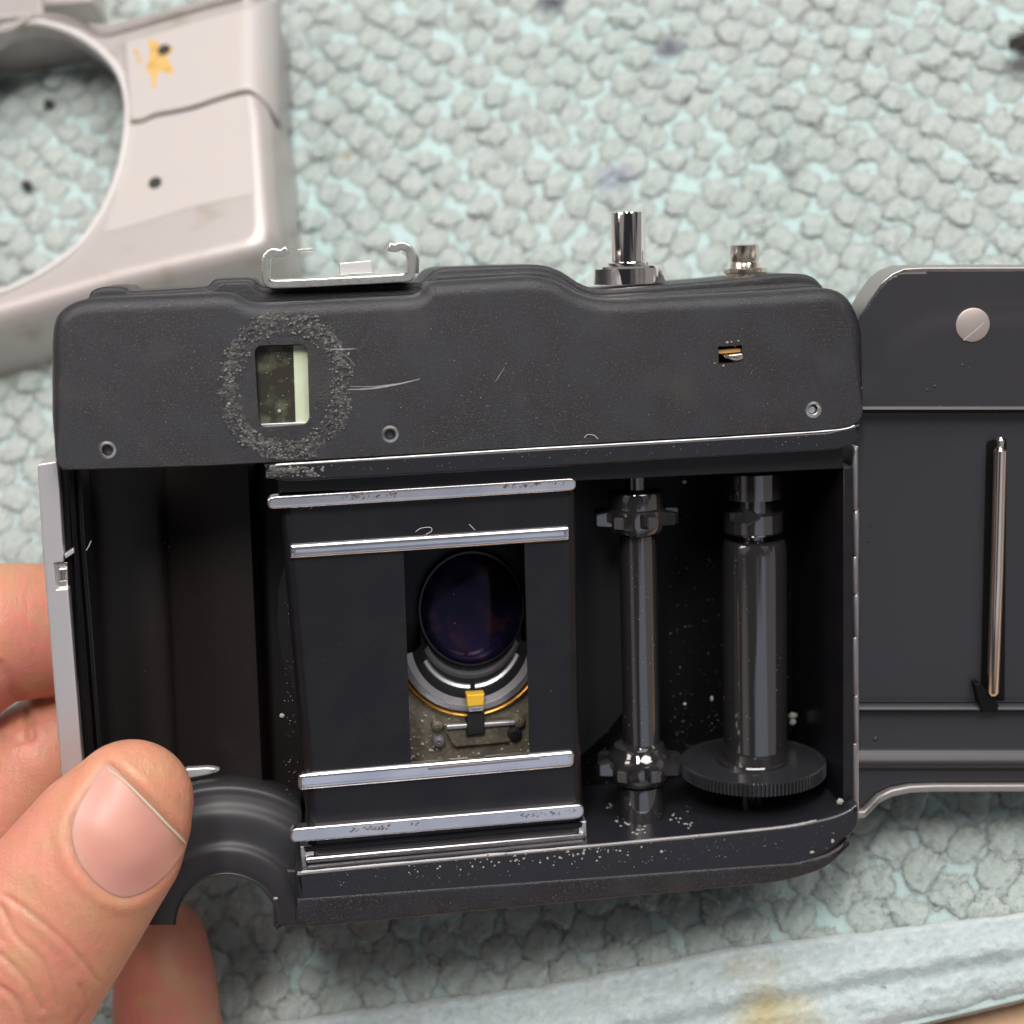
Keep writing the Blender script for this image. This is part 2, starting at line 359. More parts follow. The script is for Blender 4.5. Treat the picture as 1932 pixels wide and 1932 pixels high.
# hem: a soft flat band with a stitched ridge
NU, NV = 520, 64; vs = []; fs = []
for j in range(NV):
    v = j / (NV - 1)
    for i in range(NU):
        s = lerp(-26, 26, i / (NU - 1)); w = float(np.interp(s, xs_h, dmean)) + .35; d = v * w
        p = e0 + ea * s + en * d; q = Vector((p.x, p.y, 0))
        prof = .40 * (1 - math.exp(-d / .16)) * (1 if v < .9 else 1 - ((v - .9) / .1) ** 2 * .9)
        ridge = .16 * math.exp(-((d - w * .60) / .28) ** 2) - .10 * math.exp(-((d - w * .45) / .12) ** 2)
        nz = .07 * noise.fractal(q * 2.6, 1.0, 2.0, 4) + .035 * noise.noise(q * 11)
        vs.append((p.x + .05 * nz, p.y + .15 * (nz if j == 0 else 0), wave(p.x, p.y) + prof + ridge + nz * min(1, v * 12)- (.55 if j == 0 else 0)))
for j in range(NV - 1):
    for i in range(NU - 1): a = j * NU + i; fs.append((a, a + 1, a + NU + 1, a + NU))
me = bpy.data.meshes.new('hem'); me.from_pydata(vs, [], fs); link('hem', me, M['hem'], towel, angle=80)
# tufts
A_ = PW(CX + 42.5, CX + 36.7) - PW(CX, CX); Bv = PW(CX + 29, CX - 58) - PW(CX, CX)
tang = math.atan2(Bv.y, Bv.x)
def tuft_mesh(seed, sub):
    b = bmesh.new(); bmesh.ops.create_icosphere(b, subdivisions=sub, radius=1)
    for v in b.verts:
        c = v.co.copy(); c.x = math.copysign(abs(c.x) ** .85, c.x)
        q = Vector((c.x * 1.3, c.y * 1.3, c.z * 1.3)) + Vector((seed * 5.3, seed * 1.7, 2))
        k = 1 + .24 * noise.noise(q) + .16 * noise.noise(q * 2.4) + .09 * noise.noise(q * 5.5)
        kn = max(0, noise.noise(Vector((c.x * 1.0, c.y * 4.5, seed * 3.1)))) * .26 + max(0, noise.noise(Vector((c.x * 1.6, c.y * 9, seed * 1.1)))) * .20
        v.co = c * (k - kn)
    vl = list(b.verts); 
    for _ in range({4: 400, 3: 0, 2: 0}[sub]):
        v = random.choice(vl); 
        if v.co.z < -.1: continue
        d = (v.co.normalized() + Vector([random.gauss(0, .6) for _ in range(3)])).normalized(); sdir = d.orthogonal().normalized() * random.uniform(.010, .022); l = random.uniform(.05, .14)
        p = v.co; c3 = p + d * l * .6; e3 = p + d * l + Vector([random.gauss(0, .04) for _ in range(3)])
        q = [b.verts.new(p - sdir), b.verts.new(p + sdir), b.verts.new(c3 + sdir * .9), b.verts.new(c3 - sdir * .9), b.verts.new(e3)]
        b.faces.new((q[0], q[1], q[2])); b.faces.new((q[0], q[2], q[3])); b.faces.new((q[3], q[2], q[4]))
    m_ = bpy.data.meshes.new('tuft'); b.to_mesh(m_); b.free()
    for p in m_.polygons: p.use_smooth = True
    return m_
tm = [tuft_mesh(s, 4) for s in range(8)]
for t in tm: t.materials.append(M['tuft'])
spots = []
la, lb = A_.length, Bv.length
for i in range(-60, 61):
    for j in range(-60, 61):
        x = A_.x * i + Bv.x * j; y = A_.y * i + Bv.y * j
        wob = Vector((noise.noise(Vector((x * .13, y * .13, 0))), noise.noise(Vector((x * .13, y * .13, 9))), 0)) * .45
        x += wob.x + random.uniform(-.035, .035); y += wob.y + random.uniform(-.035, .035)
        if abs(x) > 30 or abs(y) > 30 or edge_d(x, y) < hem_w(x, y) + .15: continue
        px, py = T.px((x, y, 0)); vis = -60 < px < 1992 and -60 < py < 1992
        hid = (180 < px < 1560 and 640 < py < 1640) or (1680 < px and 560 < py < 1440)
        wd = (T.R @ Vector((x, y, 0)) + T.o).z
        spots.append((0 if vis and not hid else 1 if vis else 2, -wd, x, y))
spots.sort()
rest = []
for q, (v_, dd, x, y) in enumerate(spots):
    mt = Matrix.Translation((x, y, wave(x, y) + .105 + random.uniform(-.012, .012))) @ Matrix.Rotation(tang + random.gauss(0, .12), 4, 'Z') @ Matrix.Rotation(random.gauss(.05, .12), 4, 'Y') @ \
        Matrix.Diagonal(((1.1 if edge_d(x, y) < 9 else 1) * lb * .60 * random.uniform(.92, 1.08), (1.1 if edge_d(x, y) < 9 else 1) * la * .61 * random.uniform(.92, 1.08), .135 * random.uniform(.85, 1.2), 1))
    if q < 300:
        o = bpy.data.objects.new('tuft', tm[q % 8]); COL.objects.link(o); o.parent = towel; o.matrix_local = mt
    else: rest.append((v_, mt))
lo2 = [tuft_mesh(s, 2) for s in range(4)]
VV, FF, off = [], [], 0
cache = {}
for c, (v_, mt) in enumerate(rest):
    m_ = tm[c % 8] if v_ < 1 else lo2[c % 4]
    if m_.name not in cache:
        co = np.empty(len(m_.vertices) * 3); m_.vertices.foreach_get('co', co); fi = np.empty(len(m_.polygons) * 3, int); m_.polygons.foreach_get('vertices', fi); cache[m_.name] = (co.reshape(-1, 3), fi)
    co, fi = cache[m_.name]; R4 = np.array(mt); VV.append(co @ R4[:3, :3].T + R4[:3, 3]); FF.append(fi + off); off += len(co)
VV = np.vstack(VV); FF = np.concatenate(FF)
me = bpy.data.meshes.new('farther_tufts'); me.vertices.add(len(VV)); me.vertices.foreach_set('co', VV.ravel()); me.loops.add(len(FF)); me.loops.foreach_set('vertex_index', FF)
me.polygons.add(len(FF) // 3); me.polygons.foreach_set('loop_start', np.arange(0, len(FF), 3)); me.update(calc_edges=True)
me.polygons.foreach_set('use_smooth', np.ones(len(FF) // 3, bool)); me.materials.append(M['tuft'])
o = bpy.data.objects.new('farther_tufts', me); COL.objects.link(o); o.parent = towel; o['kind'] = 'stuff'
# ================================================================== FILM CAMERA
film = thing('film_camera', 'black film camera held open in the hand, empty film chamber and shutter aperture facing up', 'film camera', B.world())
def hole_px(cx, cy, r): return ell(cx, cy, r, r, 28)
# --- top cover
A_out = rc([(107, 888, 30), (97, 780), (97, 625, 40), (108, 588, 30), (152, 563, 40), (441, 551, 26), (474, 573, 22), (790, 557, 14), (806, 532, 16), (1036, 517, 60), (1113, 568, 60), (1491, 548, 40), (1590, 540, 60), (1629, 610, 40), (1627, 800, 34), (1561, 812), (966, 847), (540, 872), (386, 880)])
vf = rc([(480, 652, 16), (580, 649, 16), (584, 800, 14), (489, 808, 18)])
slot = [(1355, 654), (1400, 651), (1402, 677), (1385, 679), (1384, 684), (1356, 686)]
scr = [(202, 849), (736, 819), (1535, 773)]
slab('top_cover', A_out, 0, -1.05, M['cover'], film, bev=.20, seg=8, wt=lambda p: min(1, max(.14, (p[1] - B.at(966, 835, 0)[1]) / .9)),
     holes=[(vf, .16), (slot, .3)] + [(hole_px(x, y, 15), .12, True) for x, y in scr])
C_out = rc([(163, 700), (163, 560, 10), (398, 546, 8), (412, 532, 10), (470, 530, 12), (492, 553, 10), (797, 545, 10), (815, 518, 20), (1036, 508, 40), (1108, 561, 40), (1491, 536, 30), (1540, 534, 20), (1590, 600), (1590, 700)])
slab('upper_ridge', C_out, -.75, -1.3, M['cover'], film, bev=.05)
B_out = rc([(168, 700), (168, 551, 10), (190, 541, 10), (236, 541, 8), (246, 550, 6), (392, 541, 8), (404, 526, 8), (478, 524, 16), (492, 541, 10), (797, 533, 10), (820, 505, 26), (1040, 498, 40), (1112, 549, 40), (1400, 525, 30), (1480, 515, 20), (1532, 518, 20), (1556, 545, 10), (1575, 700)])
slab('top_plate', B_out, -1.2, -2.9, M['cover'], film, bev=.06)
# glue ring round the viewfinder: an uneven crust
bm = bmesh.new(); NR, NA = 26, 300; prev = None
for j in range(NR):
    t = j / (NR - 1); ring = []
    for i in range(NA):
        a = 2 * PI * i / NA; w1 = 6 * noise.noise(Vector((math.cos(a) * 2, math.sin(a) * 2, 1))); w2 = 8 * noise.noise(Vector((math.cos(a) * 3, math.sin(a) * 3, 5)))
        rx = lerp(86 + w1, 128 + w2, t); ry = lerp(100 + w1, 150 + w2, t)
        px, py = 540 + rx * math.cos(a), 728 - ry * math.sin(a); ny = 722 - abs(py - 722)
        py = min(py, 867)
        py = max(py, 590)
        x, y = B.at(px, py, 0); q = Vector((x, y, 0))
        h = math.sin(PI * t) ** .7 * (.004 + max(.25, min(1, .8 + 1.6 * noise.noise(q * 2.2))) * (  .018 * max(0, noise.noise(q * 8)) + .020 * max(-.2, noise.noise(q * 18)))) if 0 < j < NR - 1 else 0
        ring.append(bm.verts.new((x, y, h * 1.2 - .0032 - (.02 if j in (0, NR - 1) else 0))))
    if prev:
        for i in range(NA): bm.faces.new((prev[i - 1], prev[i], ring[i], ring[i - 1]))
    prev = ring
bm_obj('glue_residue', bm, M['glue'], film, label='rough crazed ring of old glue around the viewfinder window', angle=60)
FL = []
for _ in range(620):
    a = random.uniform(0, 2 * PI); t = abs(random.gauss(0, .28)) if random.random() < .4 else 1 - abs(random.gauss(0, .3)); t = min(1, max(0, t))
    if noise.noise(Vector((math.cos(a) * 2.5, math.sin(a) * 2.5, t * 2))) < -.12: continue
    px, py = 540 + lerp(84, 130, t) * math.cos(a), 728 - lerp(100, 148, t) * math.sin(a)
    if py > 866 or py < 592: continue
    x, y = B.at(px, py, .02); r = random.choice((.005, .007, .009, .013)); FL.append(((x, y, random.uniform(.012, .035)), r * random.uniform(.6, 1.8), r, r * .7))
for _ in range(60):
    px, py = random.uniform(506, 612), random.uniform(880, 900); x, y = B.at(px, py, .06); r = random.choice((.006, .009, .014)); FL.append(((x, y, .055), r * 1.6, r, r * .6))
link('glue_flecks', balls_mesh('glue_flecks', FL), M['fleck'], film, kind='stuff', smooth=False)
bm = bmesh.new(); prev = None
for i in range(60):
    row = []
    for j in range(16):
        px, py = lerp(502, 612, i / 59), lerp(878, 903, j / 15); x, y = B.at(px, py, .05); q = Vector((x, y, 2)); e_ = min(1, i / 6, (59 - i) / 14, j / 3, (15 - j) / 3)
        row.append(bm.verts.new((x, y, .036 + e_ * (.014 + .034 * noise.noise(q * 6) + .022 * noise.noise(q * 18)))))
    if prev:
        for j in range(15): bm.faces.new((prev[j], row[j], row[j + 1], prev[j + 1]))
    prev = row
bm_obj('glue_smear', bm, M['glue'], film, angle=60)
# viewfinder
fx = lambda pts, z: [B.at(x, y, z) for x, y in pts]
vw = slab('viewfinder_pane', [(482, 653), (556, 651), (560, 800), (490, 806)], -.16, -.2, M['fpane'], film, bev=.005)
slab('pane_edge', [(553, 651), (582, 650), (585, 802), (558, 803)], -.15, -.2, M['lit'], vw, bev=.01)
slab('pane_sill', [(488, 800), (558, 797), (584, 797), (584, 806), (488, 811)], -.10, -.2, M['ringlight'], vw, bev=.01)
bm = bmesh.new()
for q in range(26):
    px, py = random.uniform(492, 550), random.uniform(660, 796); x, y = B.at(px, py, -.155)
    bmesh.ops.create_icosphere(bm, subdivisions=1, radius=random.uniform(.004, .010), matrix=Matrix.Translation((x, y, -.155)))
x, y = B.at(527, 776, -.15); bmesh.ops.create_icosphere(bm, subdivisions=2, radius=.028, matrix=Matrix.Translation((x, y, -.15)))
bm_obj('pane_speck', bm, M['dust'], vw, kind='stuff')
# screw holes
for (sx, sy), m_ in zip(scr, ('eyelet', 'eyelet', 'eyelet')):
    x, y = B.at(sx, sy, 0)
    lathe('screw_eyelet', [(.118, -.02), (.118, .003), (.085, .010), (.066, -.02), (.064, -.11)], (x, y), M[m_], film, axis='Z', n=32)
x, y = B.at(1531, 773, -.06); lathe('screw_core', [(.0, -.03), (.05, -.035), (.058, -.08)], (x, y), M['ringlight'], film, axis='Z', n=24)
# slot with its spring leaves
slab('amber_leaf', [(1355, 660), (1401, 656), (1401, 664), (1356, 668)], -.08, -.2, M['brown'], film, bev=.008)
slab('metal_leaf', rc([(1364, 671, 3), (1402, 666, 4), (1403, 678, 6), (1385, 682, 8)]), .03, -.2, M['nickel'], film, bev=.02)
slab('slot_floor', [(1345, 640), (1412, 640), (1412, 692), (1345, 692)], -.32, -.34, M['hole'], film, bev=.004)
# --- lips under the cover
slab('upper_lip', rc([(497, 877, 4), (540, 873), (966, 849), (1561, 814), (1623, 799, 4), (1624, 835, 16), (1575, 850, 20), (966, 886), (560, 908, 10), (512, 906, 24)]), .05, -.6, M['smooth'], film, bev=.045)
slab('lip_step', [(520, 890), (1590, 840), (1592, 884), (966, 913), (525, 930)], -.22, -2.6, M['satin'], film, bev=.02)
# --- chamber shell
xl = B.at(140, 1200, -1)[0]; yT = B.at(1300, 880, -.3)[1]; yF = B.at(1300, 1577, -.06)[1]
xR = B.at(1592, 1200, -.3)[0]; xG0 = B.at(545, 1200, -.4)[0]; xG1 = B.at(1090, 1200, -.4)[0]
bm = bmesh.new(); box_bm(bm, (xG1 - .3, yF - .3, -2.75), (xR + .1, yT + .3, -2.55)); bm_obj('right_chamber_wall', bm, M['groove'], film, smooth=False)
slab('side_wall', [(1591, 884), (1609, 880), (1610, 1545), (1590, 1520)], -.2, -2.7, M['satin'], film, bev=.015)
bm = bmesh.new(); box_bm(bm, (xG0 - .1, yF - .25, -2.7), (xR + .1, yF, -.12)); bm_obj('chamber_floor', bm, M['gloss'], film, smooth=False)
# left cassette chamber: one curved sheet swept down the body
prof = [(140, -.55), (150, -1.2), (165, -1.9), (190, -2.25), (240, -2.4), (300, -2.42), (318, -2.35), (330, -2.22), (400, -1.98), (470, -1.85), (482, -1.9), (496, -2.4), (520, -2.5), (560, -2.5)]
pc = curve_pts(prof, 6)
bm = bmesh.new(); prev = None
for py in (868, 1000, 1150, 1300, 1440, 1560):
    row = [bm.verts.new((*B.at(px + (py - 1150) * .045, py, z), z)) for px, z in pc]
    if prev:
        for i in range(len(row) - 1): bm.faces.new((prev[i], prev[i + 1], row[i + 1], row[i]))
    prev = row
bm_obj('cassette_chamber', bm, M['deep'], film, angle=60)
# lower left: ring-shaped moulding round the rewind cut-out
prof = [(93, -1.6), (93, -.66), (99, -.58), (120, -.56), (138, -.58), (152, -.66), (166, -.69), (190, -.71), (208, -.75), (224, -.84), (240, -.89), (258, -.95), (270, -1.25), (280, -2.4)]
pc = curve_pts(prof, 5); bm = bmesh.new(); prev = None
for i in range(-16, 97):
    a = PI * i / 96; row = []
    for r, z in pc:
        px, py = 428 + r * math.cos(a) * 1.03, 1745 - r * math.sin(a) * 1.02
        if i < 0: px, py = 428 + r * 1.03 - i * 1.0, 1745 - i * .1
        px = min(px, 575 - max(0, (1745 - py)) * .03); px = max(px, 150); py = min(py, 1746 + (px - 428) * -.0)
        row.append(bm.verts.new((*B.at(px, py, z), z)))
    if prev:
        for k in range(len(row) - 1):
            try: bm.faces.new((prev[k], prev[k + 1], row[k + 1], row[k]))
            except ValueError: pass
    prev = row
bm_obj('rewind_moulding', bm, M['matte'], film, angle=50)
slab('spring_contact', rc([(345, 1450, 10), (395, 1447, 10), (420, 1452, 14), (395, 1462, 10), (350, 1470, 10)]), -1.5, -1.6, M['alu'], film, bev=.03)
# --- left side strips
slab('side_trim', rc([(70, 876, 5), (107, 870, 4), (112, 919), (120, 1049), (120, 1060), (102, 1062), (107, 1112), (129, 1110), (132, 1146), (153, 1406), (168, 1560), (132, 1560), (115, 1449), (81, 1049)], 3), -.42, -2.6, M['alu'], film, bev=.02)
slab('catch_socket', [(101, 1061), (128, 1060), (130, 1112), (106, 1113)], -.52, -1.0, M['chrome'], film, bev=.02)
slab('catch_bar', rc([(110, 1072, 3), (128, 1070, 3), (129, 1096, 3), (111, 1098, 3)]), -.46, -.6, M['shoe'], film, bev=.03)
slab('light_seal', [(107, 884), (150, 884), (170, 1150), (200, 1560), (164, 1560), (133, 1146), (118, 1000)], -.62, -1.3, M['groove'], film, bev=.02)
slab('seal_ridge', [(128, 884), (139, 884), (146, 1010), (157, 1146), (182, 1460), (172, 1460), (147, 1146), (136, 1010)], -.48, -.9, M['satin'], film, bev=.03)
slab('seal_ridge', [(146, 884), (153, 884), (160, 1010), (172, 1146), (196, 1460), (188, 1460), (163, 1146), (152, 1010)], -.45, -1.2, M['satin'], film, bev=.02)
slab('latch_tooth', [(121, 1046), (139, 1034), (140, 1043), (124, 1054)], -.42, -.6, M['alu'], film, bev=.01)
# --- film gate
gate_out = [(524, 925), (1087, 893), (1089, 1000), (1093, 1300), (1103, 1595), (583, 1645), (571, 1440), (540, 1100)]
ap = [(761, 1030), (989, 1016), (1001, 1445), (776, 1458)]
slab('film_gate', gate_out, -.34, -2.5, M['satin'], film, bev=.16, seg=8, holes=[(ap, .06)], back=False)
bm = bmesh.new()
o_ = [B.at(x, y, -.4) for x, y in ap]
for a, b in zip(o_, o_[1:] + o_[:1]):
    v = [bm.verts.new((*a, -.40)), bm.verts.new((*b, -.40)), bm.verts.new((*b, -3.4)), bm.verts.new((*a, -3.4))]
    c = Vector((sum(p[0] for p in o_) / 4, sum(p[1] for p in o_) / 4, 0))
    for w, z in zip(v, (0, 0, 1, 1)):
        d = Vector((w.co.x, w.co.y, 0)) - c; w.co.x += d.x * (.12 if not z else .6); w.co.y += d.y * (.04 if not z else .4)
    bm.faces.new(v)
bm_obj('aperture_box', bm, M['barrel'], film, smooth=False)
def rail(x0, y0, x1, y1, h, zf, m, r, bev):
    p = rc([(x0, y0 - h, r), (x1, y1 - h, r), (x1, y1 + h, r), (x0, y0 + h, r)])
    return slab('guide_rail', p, zf, -.4, m, film, bev=bev)
r1 = rail(504, 949, 1087, 913, 12.5, -.20, M['aged_rail'], 14, .03)
r2 = rail(546, 1041, 1075, 1006, 14, -.27, M['rail'], 5, .06)
r3 = rail(562, 1476, 1084, 1431, 16, -.27, M['rail'], 10, .06)
r4 = rail(547, 1577, 1102, 1530, 13.5, -.20, M['aged_rail'], 14, .03)
slab('rail_slot', [(808, 1448), (1018, 1429), (1018, 1433), (808, 1453)], -.262, -.3, M['mark'], r3, bev=.002)
# rub marks on the outer rails
def marks(par, x0, x1, ya, yb, z, cnt, hmax, m=M['mark']):
    bm = bmesh.new()
    for _ in range(cnt):
        t = random.random(); px = lerp(x0, x1, t); py = lerp(ya, yb, t) + random.uniform(-4, 4); l = random.uniform(1.5, hmax * .7); w = random.uniform(.6, 3.2); s = random.uniform(.1, .6)
        q = [(px - w, py + l * s), (px + w * .2, py + l * s + 1), (px + w, py - l * s), (px - w * .1, py - l * s - 1)]
        vs = [bm.verts.new((*B.at(a, b, z), z)) for a, b in q]; bm.faces.new(vs)
    return bm_obj('rub_mark', bm, m, par, smooth=False, kind='stuff')
marks(r1, 640, 750, 939, 932, -.198, 34, 8); marks(r1, 950, 1065, 917, 911, -.198, 40, 7); marks(r1, 650, 700, 936, 933, -.197, 12, 9)
marks(r4, 660, 735, 1567, 1560, -.198, 34, 7); marks(r4, 770, 790, 1557, 1556, -.198, 6, 7); marks(r4, 975, 1085, 1540, 1531, -.198, 30, 6)
# ledges below the lowest rail
slab('lower_ledge', [(566, 1597), (1106, 1549), (1108, 1590), (570, 1642)], -.36, -.9, M['ringlight'], film, bev=.02)
slab('ledge_bar', rc([(575, 1618, 5), (1104, 1572, 5), (1106, 1582, 5), (577, 1630, 5)]), -.24, -.6, M['aged_rail'], film, bev=.05)
slab('ledge_bar', rc([(572, 1600, 3), (1100, 1553, 3), (1100, 1558, 3), (574, 1606, 3)]), -.30, -.6, M['satin'], film, bev=.03)
# --- bottom plate
slab('lower_lip', rc([(556, 1646, 6), (620, 1640), (1300, 1577), (1500, 1556, 30), (1590, 1535, 30), (1619, 1512, 10), (1621, 1560, 20), (1560, 1612, 20), (1500, 1634), (560, 1705)]), .02, -2.4, M['smooth'], film, bev=.06, seg=6)
slab('bottom_plate', rc([(560, 1694), (1500, 1626), (1560, 1612, 16), (1588, 1594, 10), (1600, 1580, 6), (1599, 1600, 10), (1560, 1638, 30), (1480, 1664, 40), (582, 1750, 12), (556, 1744, 8)]), .035, -2.6, M['cover'], film, bev=.05, seg=6)
slab('left_foot', rc([(540, 1640), (570, 1640), (570, 1748, 3), (512, 1746, 6), (528, 1738, 8)]), -.60, -2.2, M['matte'], film, bev=.05)
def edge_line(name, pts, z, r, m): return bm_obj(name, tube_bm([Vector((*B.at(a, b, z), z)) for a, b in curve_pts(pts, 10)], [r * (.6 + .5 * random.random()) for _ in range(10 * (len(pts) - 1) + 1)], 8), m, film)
edge_line('bare_edge_glint', [(562, 1647), (620, 1641), (960, 1610), (1300, 1578), (1470, 1561), (1540, 1548)], -.005, .024, M['ringlight'])  # thin metal tubes added as highlight lines along the bare lip edges
edge_line('bare_edge_glint', [(520, 877), (760, 862), (966, 849), (1300, 830), (1561, 813), (1612, 803)], .035, .013, M['alu'])
# --- lens seen through the aperture
axx, axy = B.at(888, 1212, -1.1); sc1 = B.scale(888, 1212, -1.1)
arc = [(888 + 141 * math.cos(t), 1212 + 141 * math.sin(t)) for t in np.linspace(.42, PI - .42, 40)]
slab('shutter_plate', [(1060, 1230), (1060, 1500), (730, 1520), (730, 1240)][0:0] + [(1040, 1269)] + [(1040, 1500), (735, 1520), (735, 1269)] + arc[::-1], -1.16, -1.2, M['plate'], film, bev=.01)
def loft(name, rows, m, a0=0, a1=2 * PI, n=96, par=film, sy=1.0):
    """rows = (picture x, y, radius, z): rings of a tube that runs obliquely away"""
    bm = bmesh.new(); prev = None
    for cx_, cy_, r, z in rows:
        x, y = B.at(cx_, cy_, z); rr = r / B.scale(cx_, cy_, z)
        vs = [bm.verts.new((x + rr * math.cos(a0 + (a1 - a0) * i / n), y + sy * rr * math.sin(a0 + (a1 - a0) * i / n), z)) for i in range(n + 1)]
        if prev:
            for i in range(n): bm.faces.new((prev[i], prev[i + 1], vs[i + 1], vs[i]))
        prev = vs
    return bm_obj(name, bm, m, par, angle=50)
H0, H1 = PI + .12, 2 * PI - .12
lensb = loft('lens_barrel', [(888, 1212, 112, -1.08), (888, 1211, 109, -1.2), (888, 1204, 100, -1.32), (888, 1200, 95, -1.45), (889, 1182, 96, -1.65), (890, 1162, 99, -1.9), (890, 1156, 100, -2.0)], M['barrel'], H0, H1)
loft('brass_ring', [(888, 1212, 146, -1.14), (888, 1212, 146, -1.07), (888, 1212, 142, -1.03), (888, 1212, 138, -1.05), (888, 1212, 134, -1.12)], M['gold'], H0, H1, par=lensb)
loft('grey_ring', [(888, 1212, 135, -1.16), (888, 1212, 134, -1.04), (888, 1211, 124, -1.02), (888, 1211, 123, -1.05), (888, 1210, 111, -1.08), (888, 1210, 111, -1.3)], M['ring'], H0, H1, par=lensb)
loft('inner_ring', [(888, 1204, 102, -1.34), (888, 1203, 98, -1.28), (888, 1202, 93, -1.30), (888, 1201, 91, -1.42)], M['ringlight'], H0 + .3, 1.5 * PI - .05, par=lensb)
loft('inner_ring', [(888, 1204, 102, -1.34), (888, 1203, 98, -1.28), (888, 1202, 93, -1.30), (888, 1201, 91, -1.42)], M['ringlight'], 1.5 * PI + .05, H1 - .3, par=lensb)
loft('inner_ring', [(889, 1186, 97, -1.60), (889, 1184, 92, -1.56), (889, 1182, 89, -1.62), (889, 1178, 90, -1.75)], M['ring'], H0 + .25, H1 - .25, par=lensb)
loft('lens_element', [(890, 1148, 96, -1.94)] + [(890, 1148, 96.0 * math.cos(t) + .001, -1.94 + .09 * math.sin(t)) for t in np.linspace(0, PI / 2, 16)], M['lens'], par=lensb, sy=1.11)
loft('lens_edge', [(890, 1149, 100, -1.93), (890, 1149, 99, -1.89), (890, 1149, 96, -1.89), (890, 1149, 95.5, -1.93)], M['smooth'], par=lensb, sy=1.11)
x0_, y0_ = B.at(890, 1156, -2.0)
lathe('inner_barrel', [(3.0, -2.05), (.0, -2.05)], (x0_, y0_), M['barrel'], lensb, axis='Z', n=32)
slab('locating_tab', [(880, 1311), (914, 1309), (913, 1331), (882, 1334)], -.90, -1.1, M['yellow'], film, bev=.02)
slab('locating_tab', [(881, 1333), (914, 1330), (912, 1342), (884, 1344)], -.93, -1.1, M['ringlight'], film, bev=.03)
slab('locating_tab', [(882, 1343), (914, 1341), (915, 1385), (880, 1388)], -1.0, -1.15, M['barrel'], film, bev=.02)
slab('bracket', rc([(835, 1366, 6), (960, 1360, 6), (966, 1400, 8), (856, 1410, 8)]), -1.08, -1.16, M['plate'], film, bev=.02)
slab('bracket_bar', [(842, 1368), (972, 1360), (972, 1368), (842, 1377)], -1.02, -1.1, M['ringlight'], film, bev=.02)
for sx, sy, r, m_ in ((826, 1372, 12, 'plate'), (972, 1386, 15, 'barrel'), (829, 1402, 12, 'ring'), (980, 1364, 13, 'plate')):
    x, y = B.at(sx, sy, -1.0); rr = r / 128
    s_ = lathe('screw_head', [(rr, -1.16), (rr, -1.09), (rr * .85, -1.05), (rr * .3, -1.035), (rr * .28, -1.06), (0, -1.06)], (x, y), M[m_], film, axis='Z', n=24)
bm = bmesh.new()
for _ in range(46):
    px, py = random.choice([(random.uniform(772, 835), random.uniform(1385, 1440)), (random.uniform(930, 998), random.uniform(1395, 1430)), (random.uniform(775, 995), random.uniform(1340, 1430))])
    x, y = B.at(px, py, -1.14); bmesh.ops.create_icosphere(bm, subdivisions=1, radius=random.uniform(.008, .03), matrix=Matrix.Translation((x, y, -1.15)))
bm_obj('grit', bm, M['dust'], film, kind='stuff', smooth=False)
# --- sprocket shaft
ZS = -1.0
spr = ylathe('sprocket', [(30, 1004), (34, 1008), (35, 1020), (35, 1398), (40, 1402)], 1206, ZS, M['spool'], film)
ylathe('sprocket_hub', [(20, 893), (20, 922), (50, 926), (51, 928), (51, 956), (55, 960), (56, 990), (52, 1000), (42, 1005), (36, 1006)], 1200, ZS, M['spool'], spr)
ylathe('sprocket_hub', [(36, 1400), (46, 1404), (48, 1412), (54, 1418), (58, 1426), (60, 1456), (52, 1470), (42, 1476)], 1206, ZS, M['spool'], spr)
ylathe('shaft_foot', [(41, 1478), (42, 1484), (42, 1560)], 1208, ZS + .05, M['spool'], spr)
for yc in (974, 1440):
    cx, cy = B.at(1200 if yc < 1200 else 1206, yc, ZS); sc = B.scale(1203, yc, ZS)
    for k in range(8):
        bm = bmesh.new(); mt = Matrix.Translation((cx, cy, ZS)) @ Matrix.Rotation(2 * PI * k / 8 + .16, 4, 'Y')
        r0, r1_, w, h = 48 / sc, 80 / sc, 15 / sc, 14 / sc
        vs = [bm.verts.new(mt @ Vector(c)) for c in ((r0, -h, -w), (r0, -h, w), (r0, h, w), (r0, h, -w), (r1_, -h * .75, -w * .62), (r1_, -h * .75, w * .62), (r1_, h * .75, w * .62), (r1_, h * .75, -w * .62))]
        for f in ((4, 5, 6, 7), (0, 4, 7, 3), (1, 2, 6, 5), (3, 7, 6, 2), (0, 1, 5, 4), (0, 3, 2, 1)): bm.faces.new([vs[i] for i in f])
        bmesh.ops.bevel(bm, geom=bm.edges[:], offset=.012, segments=2, affect='EDGES')
        bm_obj('tooth', bm, M['spool'], spr)
# --- take-up spool
ZP = -1.15
sp = ylathe('take_up_spool', [(50, 1018), (54, 1020), (56, 1026), (58, 1040), (58, 1440), (58, 1452)], 1424, ZP, M['spool'], film, n=64)
ylathe('spool_collar', [(54, 890), (54, 938), (36, 941), (36, 964), (54, 966), (54, 1000), (51, 1004), (30, 1006), (30, 1020)], 1421, ZP, M['spool'], sp, n=64)
bm = bmesh.new(); ar = [(1372, 972), (1392, 968), (1390, 959), (1418, 977), (1396, 996), (1396, 988), (1374, 990)]
cx = B.at(1421, 980, ZP)[0]; scA = B.scale(1421, 980, ZP)
for dz, lay in ((.0, 0), (.022, 1)):
    pass
def on_cyl(px, py, ex):
    y = B.at(px, py, ZP + .4)[1]; s = (px - 1421) / 54; s = max(-.98, min(.98, s)); a = math.asin(s); r = 54 / scA + ex
    return (cx + r * math.sin(a), y, ZP + r * math.cos(a))
top = [bm.verts.new(on_cyl(x, y, .03)) for x, y in ar]; bot = [bm.verts.new(on_cyl(x, y, -.02)) for x, y in ar]
bm.faces.new(top)
